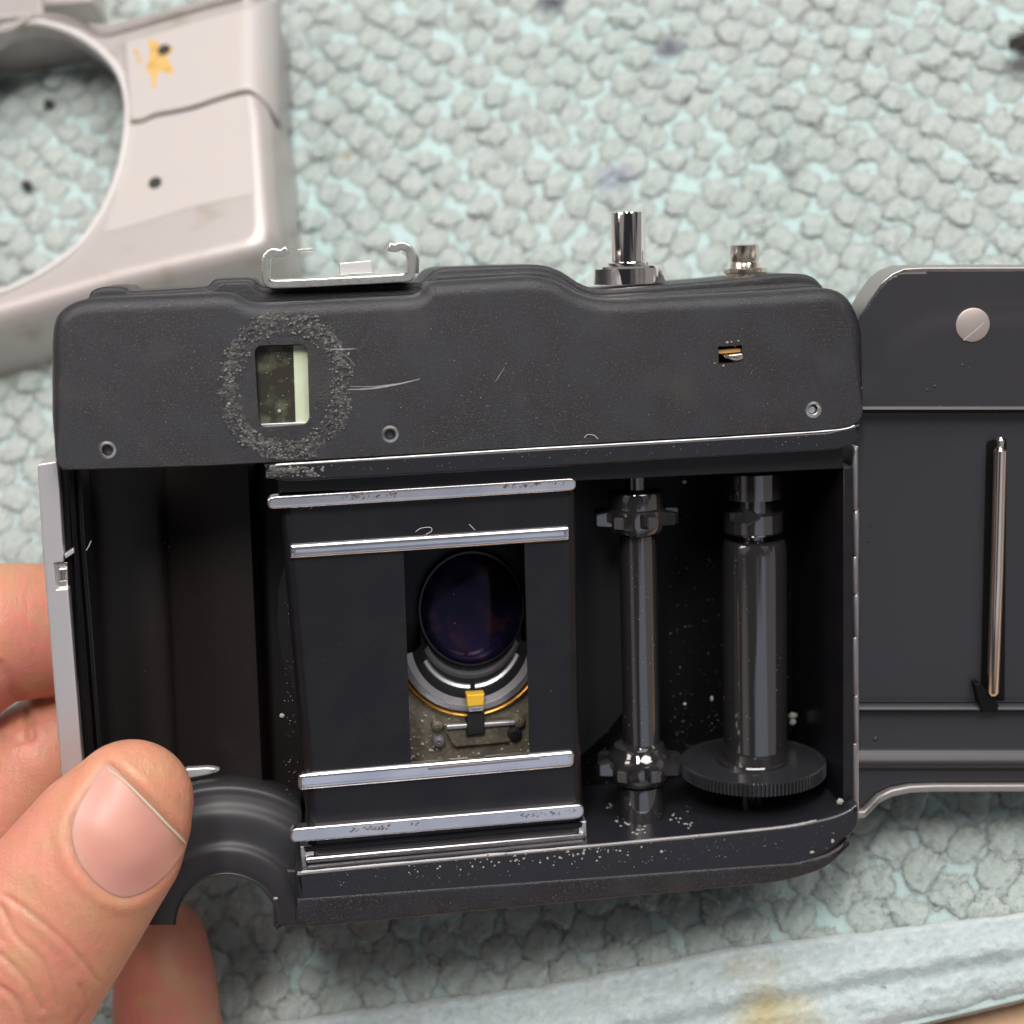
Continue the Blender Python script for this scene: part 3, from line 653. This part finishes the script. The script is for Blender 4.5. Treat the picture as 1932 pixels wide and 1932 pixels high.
for i in range(len(ar)): bm.faces.new((top[i - 1], top[i], bot[i], bot[i - 1]))
bm_obj('arrow', bm, M['spool'], sp, smooth=False, label='raised arrow pointing right on the spool collar')
cx, cy0 = B.at(1420, 1450, ZP); sc = B.scale(1420, 1460, ZP); R_ = 131 / sc; NT = 112
yg1 = B.at(1420, 1483, ZP + R_)[1]; yg0 = B.at(1420, 1508, ZP + R_)[1]
bm = bmesh.new(); r_in = R_ * .93; prev = None
def gring(y, rr, tooth): 
    return [bm.verts.new((cx + (rr - (.05 if (tooth and i % 4 in (2, 3)) else 0)) * math.cos(2 * PI * i / (NT * 4)), y, ZP + (rr - (.05 if (tooth and i % 4 in (2, 3)) else 0)) * math.sin(2 * PI * i / (NT * 4)))) for i in range(NT * 4)]
rows = [gring(yg1 - .02, .02, False), gring(yg1 - .02, r_in, False), gring(yg1, R_ - .05, False), gring(yg1 - .01, R_, True), gring(yg0 + .01, R_, True), gring(yg0, R_ - .05, False), gring(yg0, .02, False)]
for a, b in zip(rows, rows[1:]):
    for i in range(NT * 4): bm.faces.new((a[i - 1], a[i], b[i], b[i - 1]))
bm_obj('knurled_wheel', bm, M['wheel'], sp, angle=25, label='toothed wheel at the foot of the take-up spool')
bm = bmesh.new(); lathe_bm([(0, yg1 + .04), (62 / sc, yg1 + .04), (64 / sc, yg1 + .02), (64 / sc, yg1 - .05)], (cx, ZP), 'Y', 48, bm); bm_obj('spool_flange', bm, M['spool'], sp)
bm = bmesh.new(); lathe_bm([(.3, yg0), (.3, yF)], (cx, ZP), 'Y', 24, bm); bm_obj('spool_foot', bm, M['gloss'], sp)
# --- hot shoe
shoe = slab('hot_shoe', strip_thick(curve_pts([(543, 471), (530, 478), (515, 476), (504, 484), (502, 500), (502, 522), (508, 534), (530, 536), (640, 531), (762, 524), (774, 518), (776, 505), (776, 484), (771, 470), (757, 464), (745, 468), (733, 465)], 4), 16.5), -.55, -.68, M['shoe'], film, bev=.02, seg=3)
for nm, pth in (('shoe_rail', [(521, 480), (506, 486), (503, 522)]), ('shoe_rail', [(786, 516), (787, 486), (775, 474)])):
    slab(nm, strip_thick(curve_pts(pth, 5), 8), -.69, -2.3, M['shoe'], shoe, bev=.02)
slab('shoe_base', [(506, 530), (775, 518), (775, 527), (508, 539)], -.69, -2.3, M['shoe'], shoe, bev=.02)
slab('contact_block', [(641, 496), (700, 491), (705, 515), (641, 519)], -.95, -1.15, M['alu'], shoe, bev=.015)
slab('shoe_stop', [(560, 470), (590, 468), (592, 474), (562, 477)], -2.1, -2.3, M['shoe'], shoe, bev=.01)
# --- buttons
zb = -1.9
btn = ylathe('shutter_button', [(28, 399), (31, 401), (32, 405), (31.5, 500)], 1185, zb, M['chrome'], film, cap=True)
ylathe('button_collar', [(36, 494), (40, 496), (40, 500), (62, 502), (66, 506), (66, 535)], 1187, zb, M['chrome'], btn, label='chrome collar at the foot of the shutter button')
ylathe('small_post', [(22, 461), (26, 463), (26, 490), (25, 492), (25, 496), (26, 498), (27, 510)], 1405, zb, M['nickel'], film)
ylathe('post_flange', [(38, 506), (40, 508), (40, 514), (36, 516), (36, 530)], 1406, zb, M['nickel'], film)
# --- scratches, lint, chips
def ribbon(pts, w, z, m, name='scratch', par=film):
    c = curve_pts(pts, 6); bm = bmesh.new(); prev = None
    for i, p in enumerate(c):
        q = Vector(c[min(i + 1, len(c) - 1)]) - Vector(c[max(i - 1, 0)]); nn = Vector((-q.y, q.x)).normalized(); t = i / (len(c) - 1); ww = w * (.35 + .65 * math.sin(PI * t)) * random.uniform(.7, 1.2)
        vs = [bm.verts.new((*B.at(p[0] + s * nn.x * ww, p[1] + s * nn.y * ww, z), z)) for s in (-.5, .5)]
        if prev: bm.faces.new((prev[0], prev[1], vs[1], vs[0]))
        prev = vs
    return bm_obj(name, bm, m, par, smooth=False)
for p, w in (([(655, 735), (700, 733), (745, 726), (792, 715)], 2.6), ([(660, 729), (710, 729), (760, 722)], 1.3), ([(612, 658), (640, 659), (672, 658)], 1.8), ([(934, 721), (952, 693)], 1.0), ([(655, 672), (670, 690)], .8)):
    ribbon(p, w, .003, M['scratch'])
for p, z in (([(784, 1003), (795, 996), (812, 995), (814, 1002), (803, 1008)], -.3), ([(885, 989), (892, 996), (896, 1000)], -.3), ([(1102, 826), (1108, 820), (1120, 821), (1128, 828)], .004), ([(163, 1038), (168, 1030), (172, 1020)], -.4), ([(585, 960), (590, 955)], -.3)):
    q = [Vector((*B.at(a, b, z), z + .012)) for a, b in curve_pts(p, 5)]
    bm_obj('lint_fibre', tube_bm(q, .005, 6), M['lint'], film)
# --- dust: too many specks to count
DU = []
def speck(px, py, z, r):
    x, y = B.at(px, py, z); DU.append(((x, y, z), r * random.uniform(.6, 1.4), r * random.uniform(.7, 1.2), r * .5))
def floor_speck(x, z, r):
    DU.append(((x, yF + r * .3, z), r * random.uniform(.7, 1.5), r * .7, r * random.uniform(.7, 1.5)))
for _ in range(430):
    t = random.random() ** .6; speck(random.uniform(1470, 1590) if random.random() < .6 else random.uniform(1262, 1370), lerp(960, 1500, t), -2.53, random.choice((.004, .005, .006, .009)))
for _ in range(160): speck(random.uniform(1098, 1170), lerp(1000, 1500, random.random() ** .7), -2.53, random.uniform(.004, .009))
for _ in range(1500): floor_speck(random.uniform(xG1, xR), random.uniform(-2.4, -.2), random.choice((.006, .007, .008, .010, .013, .020)))
for _ in range(500):
    DU.append(((xR - .012, B.at(1580, lerp(980, 1540, random.random() ** .6), -1.5)[1], random.uniform(-2.4, -.3)), .006, random.choice((.006, .009, .012, .018)), random.choice((.006, .009, .014))))
for _ in range(14):
    fx_, fz_ = random.uniform(xG1 + .1, xR - .2), random.uniform(-1.6, -.3)
    for _ in range(22): floor_speck(random.gauss(fx_, .07), random.gauss(fz_, .07), random.choice((.010, .014, .020, .030)))
for _ in range(170):
    px = random.uniform(620, 1580); yl = lerp(1640, 1549, (px - 620) / 960); speck(px, yl + random.uniform(4, 50) ** 1.0, .022, random.choice((.004, .005, .008)))
for _ in range(70):
    px = random.gauss(1010, 130); yl = lerp(1640, 1577, (px - 620) / 680); speck(px, yl + abs(random.gauss(14, 9)), .024, random.uniform(.008, .022))
for _ in range(120): speck(random.uniform(130, 1600), random.uniform(610, 800), .002, random.choice((.003, .004, .006)))
for _ in range(70):
    px = random.uniform(520, 1600); speck(px, lerp(876, 808, (px - 520) / 1080) + random.uniform(3, 28), .052, random.uniform(.003, .007))
for _ in range(40): speck(random.uniform(590, 1080), random.uniform(1060, 1420), -.338, random.uniform(.003, .005)) if random.random() < .5 else speck(random.uniform(160, 500), random.uniform(1000, 1420), -2.2, random.uniform(.004, .008))
for _ in range(60): speck(random.gauss(548, 6), random.uniform(1060, 1500), -.6, random.uniform(.003, .007))
for _ in range(90): speck(1424 + random.uniform(-50, 50) if random.random() < .5 else 1206 + random.uniform(-28, 28), random.uniform(1050, 1440), ZP + .45, random.uniform(.003, .006))
for a, b, z, r in ((532, 1350, -.8, .04), (1343, 1318, -1.6, .045), (1292, 1328, -1.5, .03), (1496, 1350, -2.0, .07), (1291, 909, -1.0, .04), (1585, 1512, -.1, .06), (1571, 1587, .03, .035), (1532, 1608, .03, .03), (1496, 1362, -2.0, .06), (1348, 685, .01, .012), (1393, 643, .01, .014), (1372, 646, .01, .02), (1380, 645, .01, .016), (1365, 690, .01, .016), (1418, 704, .01, .01), (520, 1695, .0, .03), (1625, 732, -.05, .02)):
    speck(a, b, z, r)
link('dust', balls_mesh('dust', DU), M['dust'], film, kind='stuff', smooth=False)
# ================================================================== BACK DOOR (swung open to the right)
XE = 3000
def yt(x): 
    pts = [(1612, 640), (1622, 596), (1640, 568), (1662, 538), (1680, 522), (1700, 514), (1740, 512), (XE, 508)]; return float(np.interp(x, [p[0] for p in pts], [p[1] for p in pts]))
def yb(x):
    pts = [(1612, 1531), (1628, 1528), (1640, 1516), (1655, 1500), (1680, 1488), (1715, 1481), (1760, 1480), (2700, 1478), (2760, 1500), (2800, 1530), (XE, 1532)]; return float(np.interp(x, [p[0] for p in pts], [p[1] for p in pts]))
hp = [(500, -.05), (560, -.045), (590, -.02), (625, -.002), (756, .0), (764, .02), (772, .055), (779, .06), (784, -.08), (789, -.22), (1320, -.22), (1325, -.19), (1333, -.08), (1339, -.06), (1344, -.20), (1352, -.22), (1412, -.19), (1424, -.14), (1436, -.08), (1443, -.08), (1452, -.13), (1456, -.20), (1540, -.21)]
hc = curve_pts(hp, 4)
def hz(y): return float(np.interp(y, [p[0] for p in hc], [p[1] for p in hc]))
ys = sorted(set([p[0] for p in hc] + list(np.arange(500, 800, 6.0)) + list(np.arange(1460, 1540, 4.0))))
xs = sorted(set(list(np.arange(1612, 1800, 5.0)) + list(np.arange(1800, XE + 1, 40.0))))
bm = bmesh.new(); prev = None
def corner(px, py):                            # the pressed border follows the rounded corner
    d = math.hypot(max(0, 1800 - px), max(0, 745 - py)) if px < 1800 and py < 745 else 0
    return d
for x in xs:
    col_ = []
    for y in ys:
        yy = min(max(y, yt(x)), yb(x)); z = hz(yy)
        if yy < 745:
            d = math.hypot(max(0, 1810 - x) * .95, max(0, 750 - yy)); z = -.035 * (0.5 - 0.5 * math.cos(PI * min(1, max(0, (d - 120) / 60))))
            z = min(z, hz(yy)) if x > 1810 else z
            if yy > 700: z = lerp(z, hz(yy), (yy - 700) / 45)
        px_, py_ = DF.at(x, yy, -.1); col_.append(bm.verts.new((px_, py_, z)))
    if prev:
        for k in range(len(ys) - 1):
            try: bm.faces.new((prev[k], col_[k], col_[k + 1], prev[k + 1]))
            except ValueError: pass
    prev = col_
bmesh.ops.remove_doubles(bm, verts=bm.verts, dist=1e-4); bmesh.ops.dissolve_degenerate(bm, edges=bm.edges, dist=1e-4)
bmesh.ops.recalc_face_normals(bm, faces=bm.faces)
if sum(f.normal.z for f in bm.faces) < 0: bmesh.ops.reverse_faces(bm, faces=bm.faces)
me = bpy.data.meshes.new('back_door'); bm.to_mesh(me); bm.free()
door = link('back_door', me, M['door'], film, angle=60, label='black inside of the camera back door, swung open to the right')
door.matrix_parent_inverse = Matrix.Identity(4); door.matrix_local = B.world().inverted() @ DF.world()
md = door.modifiers.new('thickness', 'SOLIDIFY'); md.thickness = .14; md.offset = -1
def dpts(pts, z): return [Vector((*DF.at(a, b, z), z)) for a, b in pts]
up = [(1612, 632), (1622, 588), (1640, 558), (1660, 530), (1680, 514), (1702, 505), (1740, 503), (XE, 500)]
bm = slab_bm([tuple(p[:2]) for p in dpts(up, -.2)] + [tuple(p[:2]) for p in dpts([(a + (3 if a < 1700 else 0), b + 11) for a, b in up[::-1]], -.2)], -.07, -.9, .03); bm_obj('upper_rim', bm, M['doorrim'], door)
lw = [(1612, 1529), (1628, 1527), (1640, 1515), (1655, 1499), (1680, 1487), (1715, 1480), (1760, 1478), (2700, 1476)]
bm = slab_bm([tuple(p[:2]) for p in dpts(lw, -.2)] + [tuple(p[:2]) for p in dpts([(a + (2 if a < 1700 else 0), b + 13) for a, b in lw[::-1]], -.2)], -.12, -.9, .03); bm_obj('lower_rim', bm, M['doorrim'], door)
x, y = DF.at(1835, 613, .0); lathe('rivet', [(.245, -.03), (.245, .012), (.225, .022), (0, .024)], (x, y), M['rivet'], door, axis='Z', n=40)
bm = bmesh.new(); vs = [bm.verts.new((*DF.at(a, b, .026), .026)) for a, b in ((1817, 641), (1856, 608), (1858, 610), (1819, 643))]; bm.faces.new(vs); bm_obj('rivet_scratch', bm, M['scratch'], door, smooth=False)
pth = [Vector((*DF.at(a, b, .05), -.02)) for a, b in ((1891, 846), (1890, 851), (1884, 1080), (1876, 1308), (1876, 1314))]
bm_obj('roller', tube_bm(pth, [.06, .095, .095, .095, .06], 28), M['rod'], door)
bm_obj('roller_tip', tube_bm([Vector((*DF.at(1891, b, .05), -.03)) for b in (826, 832, 846)], [.03, .06, .045], 16), M['eyelet'], door)
bm = slab_bm([tuple(DF.at(a, b, -.2)) for a, b in rc([(1862, 832, 8), (1900, 826, 8), (1896, 1330, 8), (1850, 1330, 8)])], -.215, -.24, .003); bm_obj('roller_recess', bm, M['groove'], door)
bm = slab_bm([tuple(DF.at(a, b, -.05)) for a, b in ((1838, 1290), (1848, 1288), (1884, 1330), (1880, 1344), (1850, 1342))], -.02, -.25, .02); bm_obj('roller_bracket', bm, M['groove'], door)
# hinge barrel between body and door
for k, (ya, yb_) in enumerate([(846, 962), (964, 1048), (1050, 1120), (1122, 1200), (1202, 1310), (1312, 1400), (1402, 1525)]):
    q = [Vector((*B.at(1614 + (1 if k % 2 else -1), y_, -.30), -.30)) for y_ in (ya, ya + 2, yb_ - 2, yb_)]
    bm_obj('hinge_knuckle', tube_bm(q, [.034, .045, .045, .034], 12), M['ring'], film)
slab('hinge_leaf', [(1611, 842), (1619, 842), (1620, 1545), (1611, 1550)], -.34, -1.2, M['alu'], film, bev=.01)
bm = bmesh.new()
for a, b, r in ((1816, 689, .03), (1829, 695, .02), (1757, 715, .02), (1764, 729, .03), (1750, 736, .03), (1773, 768, .03), (1846, 768, .03), (1880, 770, .03), (1832, 770, .02), (1838, 1430, .03), (1652, 1395, .05), (1640, 1020, .02), (1644, 990, .02), (1868, 1432, .02), (1932, 745, .02), (1780, 716, .015), (1905, 1436, .03), (1660, 1440, .03), (1700, 1450, .02)):
    z = .0 if b < 760 else .015 if b < 790 else -.2
    x, y = DF.at(a, b, z); bmesh.ops.create_icosphere(bm, subdivisions=2, radius=r * .8, matrix=Matrix.Translation((x, y, z)) @ Matrix.Diagonal((1, 1, .4, 1)))
bm_obj('paint_pimple', bm, M['door'], door, kind='stuff')
# ================================================================== OUTER SHELL lying on the towel, upper left
ZC = 2.1
shell = thing('camera_shell', 'champagne metal outer camera shell with a large round opening, lying at the upper left', 'camera shell', Matrix.Translation(PW(300, 300, 0)))
sh0 = PW(300, 300, 0)
def cs(pts, z): return [tuple((PW(x / 2.857, y / 2.857, z) - sh0)[:2]) for x, y in pts]
hole = curve_pts([(120, 140), (270, 150), (430, 215), (560, 315), (640, 430), (672, 590), (660, 760), (620, 950), (560, 1100), (490, 1220), (400, 1330), (210, 1465), (0, 1560), (-150, 1550), (-310, 1485), (-440, 1385), (-520, 1270), (-552, 1110), (-540, 940), (-500, 750), (-440, 600), (-370, 480), (-280, 370), (-90, 235)], 4, True)
front = rc([(-900, 240), (-300, 180), (0, 130, 120), (280, 60, 200), (440, 110, 100), (580, 130, 100), (1050, 5, 60), (1260, -60), (1405, -100), (1420, 60, 20), (1420, 480, 20), (1455, 640), (1478, 1000), (1506, 1372, 190), (700, 1560), (0, 1760), (-700, 1950), (-900, 1950)], 8)
slabm = slab_bm(cs(front, ZC - .2), ZC, .15, .40, [(cs(hole, ZC), .35)], 8, False)
bm_obj('shell_body', slabm, M['case'], shell)
# raised rim round the opening
hp2 = cs(hole, ZC); ho2 = inset(ccw(hp2), -.10); hi2 = ccw(hp2)
bm = bmesh.new(); prev = None
for lp, z in ((hi2, ZC - .3), (inset(hi2, -.005), ZC + .03), (inset(hi2, -.04), ZC + .07), (inset(hi2, -.12), ZC + .07), (inset(hi2, -.16), ZC + .002)):
    vs = [bm.verts.new((a, b, z)) for a, b in lp]
    if prev:
        for i in range(len(vs)): bm.faces.new((prev[i - 1], prev[i], vs[i], vs[i - 1]))
    prev = vs
bm_obj('opening_rim', bm, M['caserim'], shell)
# two bare panels, the upper one lifted over the lower
botc = curve_pts([(700, 648), (760, 642), (830, 612), (950, 590), (1050, 565), (1180, 522), (1300, 488), (1360, 492), (1430, 545), (1480, 610), (1520, 690)], 8)
topc = [(640, 225), (760, 190), (1050, 100), (1300, 30), (1420, 0), (1520, -30)]
bm = bmesh.new(); prev = None
for j, xx in enumerate(np.linspace(700, 1518, 70)):
    yb0 = float(np.interp(xx, [p[0] for p in botc], [p[1] for p in botc])); yt0 = float(np.interp(xx - 0, [p[0] for p in topc], [p[1] for p in topc])); t = max(0, (xx - 1290) / 232)
    z = ZC + .12 - 1.3 * (1 - math.sqrt(max(0, 1 - t * t))); col_ = []
    for k in range(25):
        v = k / 24; yy = lerp(yb0, yt0, v); xs_ = xx - (30 if xx < 760 else 0) * v
        col_.append(bm.verts.new((*cs([(xs_, yy)], z)[0], z - (.03 if k in (0, 24) else 0))))
    if prev:
        for k in range(24): bm.faces.new((prev[k], col_[k], col_[k + 1], prev[k + 1]))
    prev = col_
bmesh.ops.recalc_face_normals(bm, faces=bm.faces)
if sum(f.normal.z for f in bm.faces) < 0: bmesh.ops.reverse_faces(bm, faces=bm.faces)
me = bpy.data.meshes.new('upper_panel'); bm.to_mesh(me); bm.free(); up_ = link('upper_panel', me, M['casein'], shell, label='upper bare panel rolled over the end, lifted over the lower one')
sd_ = up_.modifiers.new('thickness', 'SOLIDIFY'); sd_.thickness = .07; sd_.offset = -1
lower = rc([(690, 680), (830, 630), (1050, 590), (1180, 540), (1310, 510, 20), (1330, 520, 10), (1370, 1000), (1375, 1045, 10), (1050, 1110), (700, 1220), (560, 1255, 20), (620, 1080), (670, 900), (695, 760)], 6)
bm_obj('lower_panel', slab_bm(cs(lower, ZC + .01), ZC + .012, ZC - .1, .01), M['casein'], shell)
top_rib = strip_thick(curve_pts([(-400, 200), (0, 165), (150, 95), (300, 85), (430, 120), (540, 170), (700, 135), (1050, 35), (1300, -30)], 5), 26)
bm_obj('edge_bead', slab_bm(cs(top_rib, ZC + .1), ZC + .14, ZC - .1, .05), M['case'], shell)
stn = curve_pts([(800, 220), (850, 225), (880, 260), (930, 250), (925, 290), (900, 310), (935, 370), (925, 410), (880, 385), (850, 400), (840, 470), (820, 465), (815, 410), (790, 380), (800, 330), (808, 280)], 3, True)
bm_obj('glue_stain', slab_bm(cs(stn, ZC + .11), ZC + .122, ZC + .10, .004), M['stain'], shell, label='dried yellow glue blot on the upper panel')
stn = curve_pts([(725, 260), (742, 262), (750, 300), (770, 340), (760, 350), (735, 305)], 3, True)
bm_obj('glue_stain', slab_bm(cs(stn, ZC + .11), ZC + .122, ZC + .10, .004), M['stain'], shell)
for (a, b), z in (((884, 268), .125), ((836, 985), .017)):
    x, y = cs([(a, b)], ZC + z)[0]; lathe('screw_hole', [(.14, ZC + z - .02), (.14, ZC + z + .004), (.11, ZC + z + .008), (.07, ZC + z + .006), (0, ZC + z + .005)], (x, y), M['hole'], shell, axis='Z', n=20)
# a paler moulding beyond the shell
q0 = PW(60, 6, .6)
bm_obj('pale_strip', slab_bm([tuple((PW(a, b, .6) - q0)[:2]) for a, b in ((-200, -30), (80, -26), (82, 26), (60, 30), (-200, 46))], .6, .1, .1), M['case'], None).location = (q0.x, q0.y, 0)
tag(bpy.data.objects['pale_strip'], 'pale grey flat strip at the top left corner, beyond the shell', 'strip')
q0 = PW(135, 2, .6)
bm_obj('pale_block', slab_bm([tuple((PW(a, b, .6) - q0)[:2]) for a, b in ((92, -30), (184, -30), (186, 18), (92, 24))], .9, .1, .1), M['case'], None).location = (q0.x, q0.y, 0)
tag(bpy.data.objects['pale_block'], 'small pale block at the top left, right of the flat strip', 'block')
# small dark screws seen through the opening
for (a, b), lb_ in (((91, 194), 'tiny black screw on the towel, upper one inside the round opening'), ((49, 348), 'tiny black screw on the towel, lower one inside the round opening')):
    p = PW(a, b, .42); t_ = thing('loose_screw', lb_, 'screw', Matrix.Translation((p.x, p.y, .38)) @ Matrix.Rotation(.6, 4, 'Y'), 'tiny screws on the towel')
    lathe('screw_top', [(0, .09), (.08, .08), (.12, .03), (.12, -.02), (.05, -.03)], (0, 0), M['hole'], t_, axis='Z', n=16)
    lathe('thread', [(.05, -.02), (.05, -.25), (0, -.28)], (0, 0), M['hole'], t_, axis='Z', n=12)
# bristly dark tip at the right edge
p0 = PW(1990, 84, .8); br = thing('brush', 'dark bristly brush tip poking in at the upper right edge', 'brush', Matrix.Translation(p0))
bm = bmesh.new()
for _ in range(150):
    s = Vector((2.2, random.gauss(0, .12), random.gauss(0, .12))); tip = PW(1902 + abs(random.gauss(0, 14)), 84 + random.gauss(0, 8), .8 + random.gauss(0, .08)) - p0; mid = (s * .5 + tip * .5) + Vector((0, random.gauss(0, .07), random.gauss(0, .05)))
    tube_bm([s, mid, tip], [.03, .028, .006], 4, bm)
bm_obj('bristle_tuft', bm, M['bristle'], br, kind='stuff')
bm_obj('ferrule', tube_bm([Vector((2.0, 0, 0)), Vector((2.3, 0, 0)), Vector((4.0, 0, 0))], [.34, .38, .38], 20), M['alu'], br)
# ================================================================== HAND
def chain(pts, bm):
    """pts = (px, py, z, radius in picture units, depth factor)"""
    for a, b in zip(pts, pts[1:]):
        k = 9
        for j in range(k + 1):
            t = j / k; px, py, z, r, fz = [lerp(a[i], b[i], t) for i in range(5)]
            rr = r / B.scale(px, py, z); x, y = B.at(px, py, z)
            bm.append(((x, y, z), rr, rr, rr * fz))
bm = []
chain([(247, 1512, .50, 121, .80), (222, 1555, .56, 140, .78), (196, 1592, .60, 155, .80), (130, 1680, .68, 168, .82), (52, 1790, .70, 180, .86), (-30, 1905, .60, 196, .9), (-130, 2060, .3, 225, .95), (-260, 2200, -.6, 260, 1)], bm)
chain([(96, 1188, -3.3, 130, .9), (-20, 1196, -3.0, 140, .95), (-170, 1290, -2.8, 150, 1), (-330, 1480, -2.4, 170, 1), (-420, 1750, -2, 220, 1)], bm)
chain([(150, 1385, -3.6, 112, .9), (70, 1450, -3.3, 130, .95), (-60, 1600, -3.0, 135, 1), (-230, 1760, -2.6, 165, 1), (-400, 1950, -2, 220, 1)], bm)
chain([(300, 1785, -3.6, 92, .95), (312, 1850, -3.4, 98, .95), (318, 1960, -3.2, 104, 1), (260, 2120, -2.8, 120, 1), (60, 2300, -2.2, 170, 1), (-200, 2350, -1.6, 250, 1)], bm)
chain([(-420, 1750, -2, 230, .8), (-260, 2200, -1.6, 300, .8), (-500, 2500, -1.5, 380, .7), (-900, 3100, -1.5, 330, .8)], bm)
me = balls_mesh('hand_source', bm, 4); ho_ = bpy.data.objects.new('hand_source', me); COL.objects.link(ho_)
rm = ho_.modifiers.new('r', 'REMESH'); rm.mode = 'VOXEL'; rm.voxel_size = .034; rm.adaptivity = 0
sm = ho_.modifiers.new('s', 'SMOOTH'); sm.iterations = 20; sm.factor = .5
dg = bpy.context.evaluated_depsgraph_get(); hm = bpy.data.meshes.new_from_object(ho_.evaluated_get(dg)); bpy.data.objects.remove(ho_); hm.name = 'hand'
nailp = curve_pts([(201, 1442), (170, 1486), (148, 1525), (136, 1565), (143, 1610), (168, 1652), (205, 1683), (240, 1692), (285, 1674), (326, 1634), (350, 1588), (318, 1552), (280, 1512), (240, 1472)], 4, True)
NP = np.array(nailp); 
def poly_sd(P):
    A = NP; Bq = np.roll(NP, -1, 0); d = np.full(len(P), 1e9); ins = np.zeros(len(P), bool)
    for a, b in zip(A, Bq):
        ab = b - a; t = np.clip(((P - a) @ ab) / (ab @ ab + 1e-9), 0, 1); q = a + t[:, None] * ab; d = np.minimum(d, np.hypot(*(P - q).T))
        c = ((a[1] > P[:, 1]) != (b[1] > P[:, 1])); xx = a[0] + (P[:, 1] - a[1]) / (b[1] - a[1] + 1e-12) * (b[0] - a[0]); ins ^= c & (P[:, 0] < xx)
    return np.where(ins, -d, d)
def line_d(P, pl):
    d = np.full(len(P), 1e9); pl = np.array(curve_pts(pl, 5))
    for a, b in zip(pl, pl[1:]):
        ab = b - a; t = np.clip(((P - a) @ ab) / (ab @ ab + 1e-9), 0, 1); d = np.minimum(d, np.hypot(*(P - (a + t[:, None] * ab)).T))
    return d
nv = len(hm.vertices); co = np.empty(nv * 3); hm.vertices.foreach_get('co', co); co = co.reshape(-1, 3); nr = np.empty(nv * 3); hm.vertex_normals.foreach_get('vector', nr); nr = nr.reshape(-1, 3)
Rn = np.array(B.R); v = co @ Rn.T + np.array(B.o); PXY = np.stack([CX + F * v[:, 0] / -v[:, 2], CX - F * v[:, 1] / -v[:, 2]], 1)
vn = nr @ Rn.T; facing = np.clip((vn * (-v)).sum(1) / np.linalg.norm(v, axis=1), 0, 1) ** .5
thumb = (co[:, 2] > -.35) & (facing > .05)
sd = poly_sd(PXY); disp = np.zeros(nv)
disp += np.where(thumb, -.032 * np.exp(-((sd + 1) / 8) ** 2) * facing + .035 * np.exp(-((sd - 19) / 15) ** 2) * facing - .055 * np.clip(-sd / 14, 0, 1), 0)
wr = [([(0, 1706), (30, 1765), (85, 1822), (110, 1900)], .016), ([(10, 1690), (60, 1725), (130, 1785), (185, 1850)], .016), ([(0, 1800), (50, 1850), (80, 1905)], .020), ([(-20, 1850), (30, 1885), (60, 1950)], .022), ([(150, 1860), (165, 1900), (130, 1950)], .018)]
for pl, k in wr:
    d = line_d(PXY, pl); disp += np.where(thumb, (-1.5 * k * np.exp(-(d / 3.6) ** 2) + k * .6 * np.exp(-((d - 13) / 9) ** 2)) * facing, 0)
fing = (co[:, 2] < -1.2) & (facing > .05)
for pl, k in (([(0, 1255), (40, 1320), (60, 1360)], .05), ([(20, 1310), (50, 1350), (58, 1390)], .06), ([(0, 1395), (30, 1400), (60, 1385)], .04)):
    d = line_d(PXY, pl); disp += np.where(fing, -k * np.exp(-(d / 9) ** 2) * facing, 0)
disp += .010 * np.sin(co[:, 0] * 2.3 + 1.3 * np.sin(co[:, 1] * 1.9)) * np.sin(co[:, 1] * 2.1 + co[:, 2])
co2 = co + nr * disp[:, None]; hm.vertices.foreach_set('co', co2.ravel()); hm.update()
for p in hm.polygons: p.use_smooth = True
hm.materials.append(M['skin'])
hand = bpy.data.objects.new('hand', hm); COL.objects.link(hand); hand.matrix_world = B.world()
tag(hand, 'bare hand gripping the open camera from the lower left, thumb in front', 'hand')
tree = BVHTree.FromPolygons([Vector(c) for c in co2], [tuple(p.vertices) for p in hm.polygons])
camB = Vector(B.R.transposed() @ (-B.o))
def hit(px, py):
    x, y = B.at(px, py, 0); d = (Vector((x, y, 0)) - camB).normalized(); h = tree.ray_cast(camB, d)
    if h[0] is None: h = tree.find_nearest(camB + d * (-camB.z / d.z) + Vector((0, 0, .3)))
    return h[0], h[1]
cN = Vector((245, 1570)); bm = bmesh.new(); prev = None; NN = len(nailp)
for j in range(11):
    t = 1 - j / 10.0; ring = []
    for a in nailp:
        p = cN.lerp(Vector(a), t); h, nn = hit(p.x, p.y); e = .015 + .052 * (1 - t ** 3.0)
        ring.append(bm.verts.new(h + (Vector((.12, .05, .99)) + nn * 1.2).normalized() * e))
        if j == 10: break
    if prev:
        if len(ring) == 1:
            for i in range(NN): bm.faces.new((prev[i - 1], prev[i], ring[0]))
        else:
            for i in range(NN): bm.faces.new((prev[i - 1], prev[i], ring[i], ring[i - 1]))
    prev = ring
for _ in range(5): bmesh.ops.smooth_vert(bm, verts=[v for v in bm.verts if not v.is_boundary], factor=.5, use_axis_x=True, use_axis_y=True, use_axis_z=True)
nl = bm_obj('thumbnail', bm, M['nail'], hand, angle=80)
fe = [(203, 1446), (240, 1475), (280, 1514), (318, 1554), (351, 1588)]
q = [hit(a - 1, b + 2)[0] + Vector((.1, .05, 1)) * .030 for a, b in curve_pts(fe, 5)]
bm_obj('nail_edge', tube_bm(q, [.004] + [.009 + .012 * i / len(q) for i in range(len(q) - 2)] + [.010], 8), M['nailtip'], nl)
